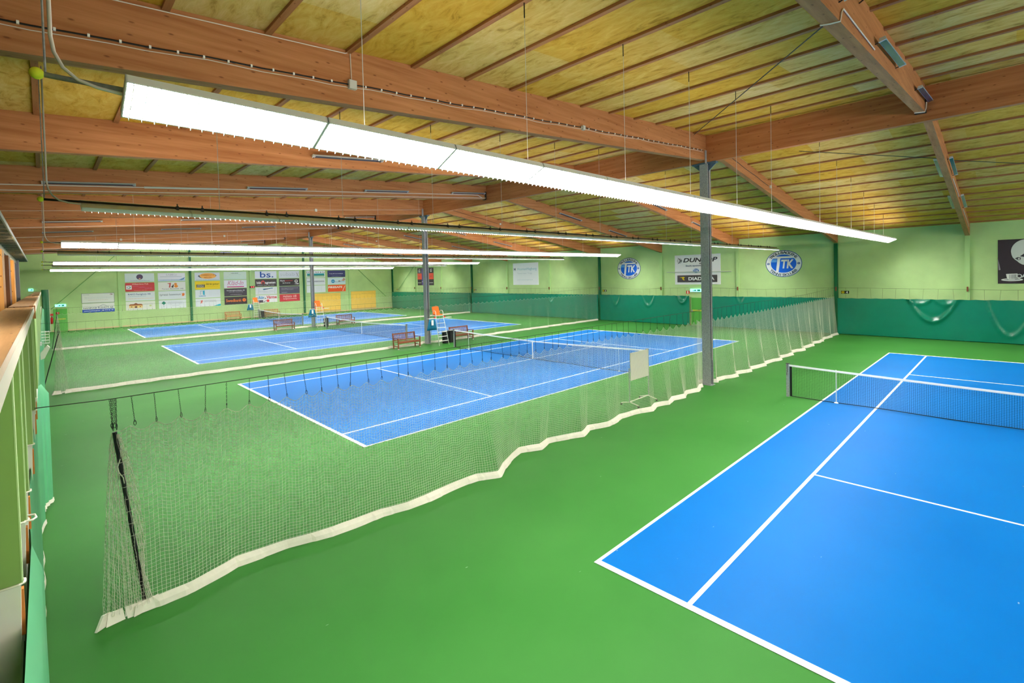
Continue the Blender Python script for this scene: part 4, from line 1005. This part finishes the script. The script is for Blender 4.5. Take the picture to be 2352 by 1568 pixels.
for yy, n, post in ((9.1, '4', 'near divider net'), (27.25, '3', 'second divider net'), (45.4, '2', 'third divider net'), (62.6, '1', 'corner curtain')):
    s = Sign('court_number_sign', f'small black number plate with yellow ball on the curtain wall at the {post}', 'sign', 'far', yy - .25, 2.55, .42, .17, (16, 16, 18), 'court number plates')
    s.ell(.1, .085, .085, .07, (240, 214, 30), 'ball_mark', 20); s.rect(.05, .075, .15, .1, (40, 36, 20)); s.text(n, .25, .02, .37, .15, (244, 244, 244), .04)
# exit lights and door
def exit_light(wall, a, z, w, lab):
    s = Sign('exit_light', lab, 'sign', wall, a, z, w, .22, None, 'lit exit signs', thick=.08)
    MB().box(0, -.08, 0, w, 0, .22).build('lamp_box', M_exit, s.t)
    MB().box(-.02, -.09, -.03, w + .02, 0, 0).build('base_rail', M_boxgrey, s.t)
    s.poly([(w * .2, .08), (w * .32, .15), (w * .32, .04)], (20, 120, 100), 'arrow'); s.rect(w * .35, .05, w * .5, .16, (20, 120, 100), 'arrow'); s.rect(w * .6, .04, w * .85, .18, (20, 130, 110), 'running_mark')
exit_light('far', 18.75, 2.60, .95, 'glowing exit sign above the door in the curtain wall')
exit_light('end', -16.75, 2.32, .75, 'glowing exit sign above the green door in the end wall')
exit_light('end', -18.45, 3.85, .3, 'glowing exit sign high on the end wall beyond the gallery rail')
s = Sign('fire_sign', 'small red and white sign left of the curtain wall exit light', 'sign', 'far', 19.1, 2.44, .26, .24, (214, 40, 36)); s.rect(.09, .02, .17, .22, (244, 240, 230))
d = struct(MB().box(FARX - .05, 17.74, 0.02, FARX - .001, 18.68, 2.14).build('door_1', M_dooorgreen))
MB().box(FARX - .06, 17.7, 2.14, FARX - .001, 18.74, 2.22).box(FARX - .06, 18.68, 0.02, FARX - .001, 18.76, 2.22).box(FARX - .06, 17.66, 0.02, FARX - .001, 17.74, 2.22).build('door_frame', M_lightpost, d)
MB().box(FARX - .1, 17.86, 1.10, FARX - .05, 18.58, 1.22).build('push_bar', mat('bar_yellow', (186, 196, 70), .5), d)
MB().box(FARX - .12, 18.56, 1.04, FARX - .05, 18.64, 1.2).build('latch', M_galv, d)
d = struct(MB().box(-16.88, ENDY - .05, 0.02, -15.93, ENDY - .001, 2.12).build('door_2', M_dooorgreen))
MB().box(-16.78, ENDY - .09, 1.1, -16.05, ENDY - .05, 1.22).build('push_bar', mat('bar_yellow', (186, 196, 70), .5), d)
s = Sign('fire_sign', 'small red and white sign on the green end wall door', 'sign', 'end', -16.72, 1.62, .24, .2, (214, 60, 50), thick=.06); s.rect(.09, .02, .15, .18, (244, 236, 226))
t = thing('fire_extinguisher', 'red fire extinguisher on the end wall left of the green door', 'extinguisher', (-17.02, ENDY - .1, .75))
MB().lathe([(.02, 0), (.08, .02), (.085, .5), (.05, .6), (.02, .63)], 14).build('cylinder', M_red, t, smooth=True)
MB().box(-.03, -.05, .63, .03, .05, .70).build('handle', M_black, t); MB().tube([(.03, 0, .66), (.1, 0, .55), (.1, 0, .15)], .012, 6).build('hose', M_black, t)
s = Sign('fire_sign', 'red sign above the fire extinguisher on the end wall', 'sign', 'end', -17.12, 1.50, .22, .2, (206, 60, 50))

# wall braces on end and far walls
def wrod(p, q, lab): tag(MB().bar(p, q, .03, .05).build('wall_brace', mat('brace_green', (96, 150, 86), .6)), lab, 'rod', 'wall braces')
wrod((-17.05, ENDY - .06, 2.1), (-12.2, ENDY - .06, 7.2), 'diagonal green brace rod on the end wall above the green door')
wrod((17.6, ENDY - .06, 1.7), (12.4, ENDY - .06, 6.6), 'diagonal green brace rod on the end wall above the yellow board')
wrod((FARX - .1, 61.9, 2.5), (FARX - .1, 57.7, 5.7), 'diagonal green brace rod on the curtain wall near the far corner')

for x0, lab in ((-3.03, 'pale blue slotted heater box high on the end wall, gallery side of the middle post'), (2.28, 'pale blue slotted heater box high on the end wall, beyond the middle post')):
    t = thing('wall_mount_heater', lab, 'heater', (x0, ENDY - .001, 7.32), 'heater boxes on the end wall')
    MB().box(0, -.3, 0, 1.14, 0, .36).build('case', mat('heater_blue', (176, 196, 226), .5), t)
    q = MB()
    for k in range(6): q.box(.06 + k * .175, -.304, .06, .17 + k * .175, -.3, .30)
    q.build('grille', mat('heater_slot', (110, 128, 168), .5), t)

# ------------------------------------------------------------------ wall curtains on the far side
def curtain(name, label, group, y0, y1, X, zt, zb, seed, m, swags=(), nwave=1.0, hem=False):
    n = max(6, int(abs(y1 - y0) / .07)); k = 26
    V = []; Fc = []
    R = random.Random(seed)
    ph = [R.uniform(0, 6) for _ in range(4)]
    for i in range(n + 1):
        y = y0 + (y1 - y0) * i / n
        w = .5 + .5 * math.sin(y * .55 + ph[0])
        a = (math.sin(y * 4.2 * nwave + ph[1]) * .5 + math.sin(y * 9.1 * nwave + ph[2]) * .25 * w + math.sin(y * 1.3 + ph[3]) * .5)
        for j in range(k + 1):
            v = j / k; z = zt + (zb - zt) * v
            d = a * (.02 + .05 * v) * (.3 + .7 * w)
            for (yc, hw, dep, dz) in swags:
                u = (y - yc) / hw
                if abs(u) < 1.25:
                    # a catenary swag: crease hanging between two eyelets
                    c = dep * max(0, 1 - u * u)
                    q = (zt - z) - c
                    d += dz * 1.5 * math.exp(-abs(q) / .085) * (1 if abs(u) < 1 else (1.25 - abs(u)) * 4) * (1.0 if abs(u) < 1 else .6)
                    d -= dz * .5 * math.exp(-((q + .25) / .2) ** 2) * max(0, 1 - u * u)
            zz = z
            if j == 0: zz = zt - .018 * abs(math.sin((y - y0) / .62 * PI)) 
            V.append((X - .03 - d, y, zz))
    for i in range(n):
        for j in range(k):
            a = i * (k + 1) + j; Fc.append((a, a + 1, a + k + 2, a + k + 1))
    q = MB(); q.v = V; q.f = Fc
    t = thing(name, label, 'curtain', (0, 0, 0), group)
    o = q.build('sheet', m, t, smooth=True)
    return t
def far_hangers(t, y0, y1, X):
    w = MB().tube([(X, y0, 2.92), (X, (y0 + y1) / 2, 2.80), (X, y1, 2.92)], .006, 4).build('wire', M_darksteel, t)
    y = y0 + .3; R = random.Random(3)
    while y < y1 - .1:
        u = abs((y - (y0 + y1) / 2) / ((y1 - y0) / 2)); zt = 2.80 + .12 * u
        MB().tube([(X, y, zt), (X, y + R.uniform(-.06, .06), 2.28)], .004, 4).build('hanger', M_darksteel, t); y += .62
XC = 18.5
G_ = 'green wall curtains'
c4 = curtain('wall_curtain', 'green wall curtain with a hanging swag fold, beside the near court', G_, -6.0, 9.0, XC, 2.28, .03, 4, M_curtain, [(4.45, 1.05, 1.25, .10), (5.0, .5, .28, .06), (3.9, .45, .30, .07), (1.4, .9, 1.9, .05)], .6)
c3 = curtain('wall_curtain', 'green wall curtain between the near divider net and the wall door', G_, 9.2, 17.72, XC, 2.29, .03, 5, M_curtain, [(14.9, .3, .5, .06)], .9)
c3b = curtain('wall_curtain', 'green wall curtain with a twisted fold beside the wall door', G_, 18.75, 27.15, XC, 2.30, .03, 6, M_curtain, [(19.3, .45, .55, .16), (22.3, .6, .9, .06), (25.5, .5, .9, .05)], 1.0)
c2 = curtain('wall_curtain', 'green wall curtain between the second and last divider nets', G_, 27.35, 45.3, XC, 2.30, .03, 7, M_curtain, [(33.0, .5, .8, .05)], 1.0)
c1 = curtain('wall_curtain', 'green wall curtain running from the last divider net to the corner', G_, 45.5, 63.3, XC, 2.30, .03, 8, M_curtain, [], 1.0)
for c, a, b in ((c4, -6, 9.0), (c3, 9.2, 17.6), (c3b, 18.8, 27.15), (c2, 27.35, 45.3), (c1, 45.5, 63.3)): far_hangers(c, a, b, XC - .02)
for i, y in enumerate(RAFT):
    tag(MB().box(FARX - .2, y - .04, 2.72, FARX - .12, y + .02, 2.98).build('wire_bracket', M_rust), f'rusty wire bracket on the {ORD[i]} curtain wall post', 'bracket', 'wire brackets on wall posts')
# corner curtain on the end wall
t = thing('corner_curtain', 'tall dark green curtain strip on the end wall beside the gallery', 'curtain', (0, 0, 0))
q = MB()
for i in range(13):
    for j in range(21):
        v = j / 20; q.v.append((-17.62 + (.22 * v if i == 0 else 0) + .48 * i / 12 * (1 - .0 * v) - (.02 * v), ENDY - .12 - .004 * math.sin(i * .9) * (.4 + v) - .05 * math.exp(-((v - .06) / .05) ** 2) * math.sin(i / 12 * PI), 3.95 - 3.9 * v))
for i in range(12):
    for j in range(20):
        a = i * 21 + j; q.f.append((a, a + 1, a + 22, a + 21))
q.build('sheet', mat('curtain_dark', (10, 104, 60), .4, .4), t, smooth=True)
MB().box(-17.13, ENDY - .13, .03, -17.10, ENDY - .10, 3.95).box(-17.45, ENDY - .13, .02, -17.1, ENDY - .10, .06).build('hem', M_cream, t)

# ------------------------------------------------------------------ gallery
gf = thing('gallery_balustrade', 'green panelled gallery front under the wooden rail', 'balustrade', (0, 0, 0))
MB().box(-17.80, -8.9, 2.58, -17.74, 12.0, 3.84).build('front_board', M_panelgreen2, gf)
MB().box(-17.80, 12.06, 2.58, -17.615, 33.0, 3.78).build('front_board', M_panelgreen, gf)
MB().box(-17.80, 12.0, 2.36, -17.63, 33.0, 2.575).build('fascia', mat('fascia_white', (250, 250, 238), .55, var=.04), gf)
for i, (y, fx) in enumerate(((5.02, -17.642), (6.0, -17.642), (6.68, -17.640), (8.28, -17.634), (10.2, -17.63), (11.2, -17.63))):
    p = MB().box(-18.2, y, 2.58, fx, y + .06, 3.79).build('fin', M_panelgreen if i % 2 else M_panelgreen2, gf)
    MB().box(fx, y - .002, 2.58, fx + .006, y + .062, 3.79).build('fin_edge', M_litedge, p)  # lamp light on the fin front, put into a paler strip
    MB().prism([(-18.2, y + .004, 2.58), (fx - .003, y + .004, 2.58), (fx - .012, y + .004, 2.2), (fx - .06, y + .004, 1.4), (-18.2, y + .004, 1.4)], (0, .05, 0)).build('white_post', mat('fascia_white', (250, 250, 238), .55, var=.04), gf)
    MB().tube([(-18.1, y - .008, 2.575), (fx - .01, y - .008, 2.575), (fx + .012, y + .01, 2.575), (fx + .012, y + .05, 2.575), (fx - .02, y + .07, 2.575)], .007, 6).build('cord', M_cream, gf)
    MB().box(fx - .03, y + .10, 2.24, fx + .004, y + .14, 2.50).build('timber_block', mat('block_wood', (206, 130, 60), .6), gf)
MB().tube([(-17.65, 6.0, 2.58), (-17.61, 6.0, 2.575), (-17.592, 6.05, 2.57), (-17.60, 6.12, 2.57), (-17.65, 6.14, 2.57)], .007, 6).build('cord_loop', M_cream, gf)
rl = thing('gallery_rail', 'wide wooden handrail shelf along the gallery', 'rail', (0, 0, 0))
MB().box(-17.92, -8.9, 3.845, -17.63, 12.0, 3.885).build('rail_board', W_rail, rl)
MB().box(-17.90, 12.052, 3.835, -17.626, 46.0, 3.899).build('rail_board', wood('rail_old', (150, 112, 80), (190, 156, 122), 1.6, 1, rough=.3, knots=.6), rl)
MB().box(-17.63, -8.9, 3.80, -17.612, 12.0, 3.888).build('edge_strip', mat('edge_highlight', (240, 226, 206), .4), rl)  # highlight along the rail edge, put into a pale strip
MB().box(-17.625, 12.052, 3.78, -17.605, 46.0, 3.90).build('edge_strip', mat('edge_highlight', (240, 226, 206), .4), rl)
MB().box(-17.665, 12.002, 3.70, -17.598, 12.05, 3.906).build('end_block', wood('block_pine', (176, 112, 66), (206, 146, 96), 1.6, 2), rl)
tag(MB().box(NEARX, -8.9, 2.40, -18.22, 40.0, 2.575).build('gallery_floor', mat('gallery_floor', (120, 110, 96), .7)), 'raised gallery floor behind the green panel front', 'platform')
# gallery roof and timber posts
gr = thing('gallery_canopy', 'dark corrugated metal sheet roof over the gallery', 'roof', (0, 0, 0))
q = MB(); n = 120
for i in range(n + 1):
    y = 3.0 + 24.6 * i / n; z = 5.22 + (.035 if (i // 2) % 2 else -.035)
    q.v += [(-18.9, y, z), (-17.9, y, z)]
for i in range(n): q.f.append((2 * i, 2 * i + 1, 2 * i + 3, 2 * i + 2))
o = q.build('sheet', M_corr, gr); o.modifiers.new('s', 'SOLIDIFY').thickness = .006
MB().box(-17.905, 3.0, 5.19, -17.885, 27.62, 5.26).build('edge_trim', M_boxgrey, gr)
MB().box(-18.32, 3.0, 5.06, -18.16, 27.4, 5.20).build('plate', mat('plate_pale', (206, 188, 160), .6), gr)
for i, (y, m_, lab) in enumerate(((16.6, W_post, 'warm lit pine gallery post closest to the camera'), (19.6, wood('post_shade_brown', (110, 66, 36), (140, 88, 50), 1.6, 2), 'gallery post with shade put into its brown, middle of three'), (22.8, W_post, 'pine gallery post next to the grey end post'))):  # middle post: shade between the posts put into a darker wood colour
    tag(MB().box(-18.75, y, 2.58, -18.12 - .005 * i, y + .9, 5.05).build('gallery_post', m_), lab, 'post', 'gallery posts')
tag(MB().box(-18.3, 26.2, 2.58, -18.1, 26.6, 5.19).build('gallery_post', mat('post_grey', (150, 150, 164), .5)), 'grey end post of the gallery', 'post', 'gallery posts')
# curtains hanging below the gallery
def gcurt(label, path, zt, zb, hem, top_slope=None):
    t = thing('gallery_curtain', label, 'curtain', (0, 0, 0), 'curtains below the gallery')
    q = MB(); n = 48; k = 12
    seg = [0]
    for a, b in zip(path, path[1:]): seg.append(seg[-1] + math.hypot(b[0] - a[0], b[1] - a[1]))
    def at(s_):
        for i in range(len(path) - 1):
            if s_ <= seg[i + 1] + 1e-6:
                f = (s_ - seg[i]) / (seg[i + 1] - seg[i]); return path[i][0] + (path[i + 1][0] - path[i][0]) * f, path[i][1] + (path[i + 1][1] - path[i][1]) * f
        return path[-1]
    for i in range(n + 1):
        s_ = seg[-1] * i / n; x, y = at(s_)
        for j in range(k + 1):
            v = j / k; w = min(1, .4 + v * 9)
            ztt = zt - (top_slope * max(0, (i / n - .88) / .12) if top_slope else 0)
            xx = -17.66 + (x + 17.66) * w + .012 * math.sin(i * .9) * v
            q.v.append((xx, y, ztt + (zb - ztt) * v))
    for i in range(n):
        for j in range(k):
            a = i * (k + 1) + j; q.f.append((a, a + 1, a + k + 2, a + k + 1))
    o = q.build('sheet', M_curtain_l, t, smooth=True)
    if hem:
        h = MB()
        for i in range(n + 1):
            p = q.v[i * (k + 1) + k]; h.v += [(p[0] + .004, p[1] + .01, p[2] + .06), (p[0] + .012, p[1] + .012, p[2] - .012)]
        for i in range(n): h.f.append((2 * i, 2 * i + 2, 2 * i + 3, 2 * i + 1))
        o2 = h.build('hem', M_cream, t); o2.modifiers.new('s', 'SOLIDIFY').thickness = .006
    return t
gcurt('pale green gallery curtain closest to the camera with a sloping top corner', [(-17.62, 2.2), (-17.58, 4.5), (-17.575, 6.75)], 2.34, .05, False, .42)
gcurt('green gallery curtain with white hem, second from the camera', [(-17.645, 6.9), (-17.64, 11.4), (-17.71, 12.4), (-17.60, 13.05)], 2.34, .06, True)
gcurt('green gallery curtain with white hem flaring toward the court, third from the camera', [(-17.68, 13.2), (-17.61, 13.9), (-17.49, 14.2)], 2.34, .06, True)
gcurt('green gallery curtain ending by the second divider net', [(-17.7, 14.4), (-17.68, 22.0), (-17.7, 24.6), (-17.56, 24.95)], 2.34, .06, True)
gcurt('green gallery curtain beyond the second divider net', [(-17.7, 28.0), (-17.6, 40.0), (-17.5, 62.5)], 2.34, .06, False)
tag(MB().box(-17.70, 33.0, 2.36, -17.66, 63.4, 2.45).build('curtain_rail', M_cream), 'pale curtain rail continuing beyond the gallery to the end wall', 'rail')
# white box and wire basket on the gallery front
t = thing('wall_speaker', 'white angled box fixed below the gallery rail', 'box', (-17.62, 23.6, 1.95))
MB().prism([(-.02, 0, .05), (.16, 0, .30), (.22, 0, .22), (.08, 0, -.12), (-.02, 0, -.16)], (0, .35, 0)).build('case', mat('speaker_white', (226, 214, 206), .5), t)
MB().box(-.03, .1, .3, .03, .25, .42).build('mount', M_white, t)
t = thing('wire_basket', 'white wire basket above the white box on the gallery front', 'basket', (-17.60, 24.6, 2.24))
q = MB()
for k in range(5): q.tube([(0, .0, .1 * k), (.2, 0, .1 * k), (.2, .3, .1 * k), (0, .3, .1 * k)], .006, 4)
for x, y in ((.2, 0), (.2, .15), (.2, .3), (.1, 0), (.1, .3)): q.tube([(x, y, 0), (x, y, .42)], .006, 4)
q.build('wires', M_white, t)

# ------------------------------------------------------------------ gallery lamps (warm, under the gallery roof)
for i, y in enumerate((15.2, 21.9)):
    t = thing('gallery_ceiling_lamp', f'small warm lamp under the gallery roof, {ORD[i]} of two', 'lamp', (-18.45, y, 5.0), 'gallery lamps')
    MB().lathe([(.05, .05), (.07, .0), (.06, -.02), (.01, -.03)], 12).build('shade', M_white, t)
    l = bpy.data.lights.new('gallery_bulb', 'POINT'); l.energy = 38; l.color = (1, .72, .36); l.shadow_soft_size = .05
    lo = bpy.data.objects.new('gallery_bulb', l); C.objects.link(lo); lo.parent = t; lo.location = (0, 0, -.12)

# ------------------------------------------------------------------ camera, world, view
cam = bpy.data.cameras.new('camera'); co = bpy.data.objects.new('camera', cam); C.objects.link(co)
yaw, pitch, roll = .803, -.0249, -.0247
f = Vector((math.cos(yaw) * math.cos(pitch), math.sin(yaw) * math.cos(pitch), math.sin(pitch)))
r = Vector((math.sin(yaw), -math.cos(yaw), 0)); u = r.cross(f)
r2 = r * math.cos(roll) + u * math.sin(roll); u2 = -r * math.sin(roll) + u * math.cos(roll)
Mx = Matrix((r2, u2, -f)).transposed().to_4x4(); Mx.translation = (-17.5011, 1.2418, 4.1941)
co.matrix_world = Mx
cam.sensor_fit = 'HORIZONTAL'; cam.sensor_width = 36; cam.lens = 1115.357 / 2352 * 36
cam.shift_y = -123.55 / 2352; cam.clip_start = .02; cam.clip_end = 300
sc = bpy.context.scene; sc.camera = co
w = bpy.data.worlds.new('world'); sc.world = w; w.use_nodes = True
w.node_tree.nodes['Background'].inputs['Color'].default_value = (.02, .02, .02, 1)
sc.view_settings.view_transform = 'Standard'; sc.view_settings.look = 'None'; sc.view_settings.gamma = 1; sc.view_settings.use_curve_mapping = False
sc.view_settings.exposure = 0.12
cy = sc.cycles; cy.use_denoising = True; cy.max_bounces = 6; cy.diffuse_bounces = 4; cy.glossy_bounces = 3; cy.transparent_max_bounces = 8; cy.caustics_reflective = False; cy.caustics_refractive = False
cy.sample_clamp_indirect = 6.0
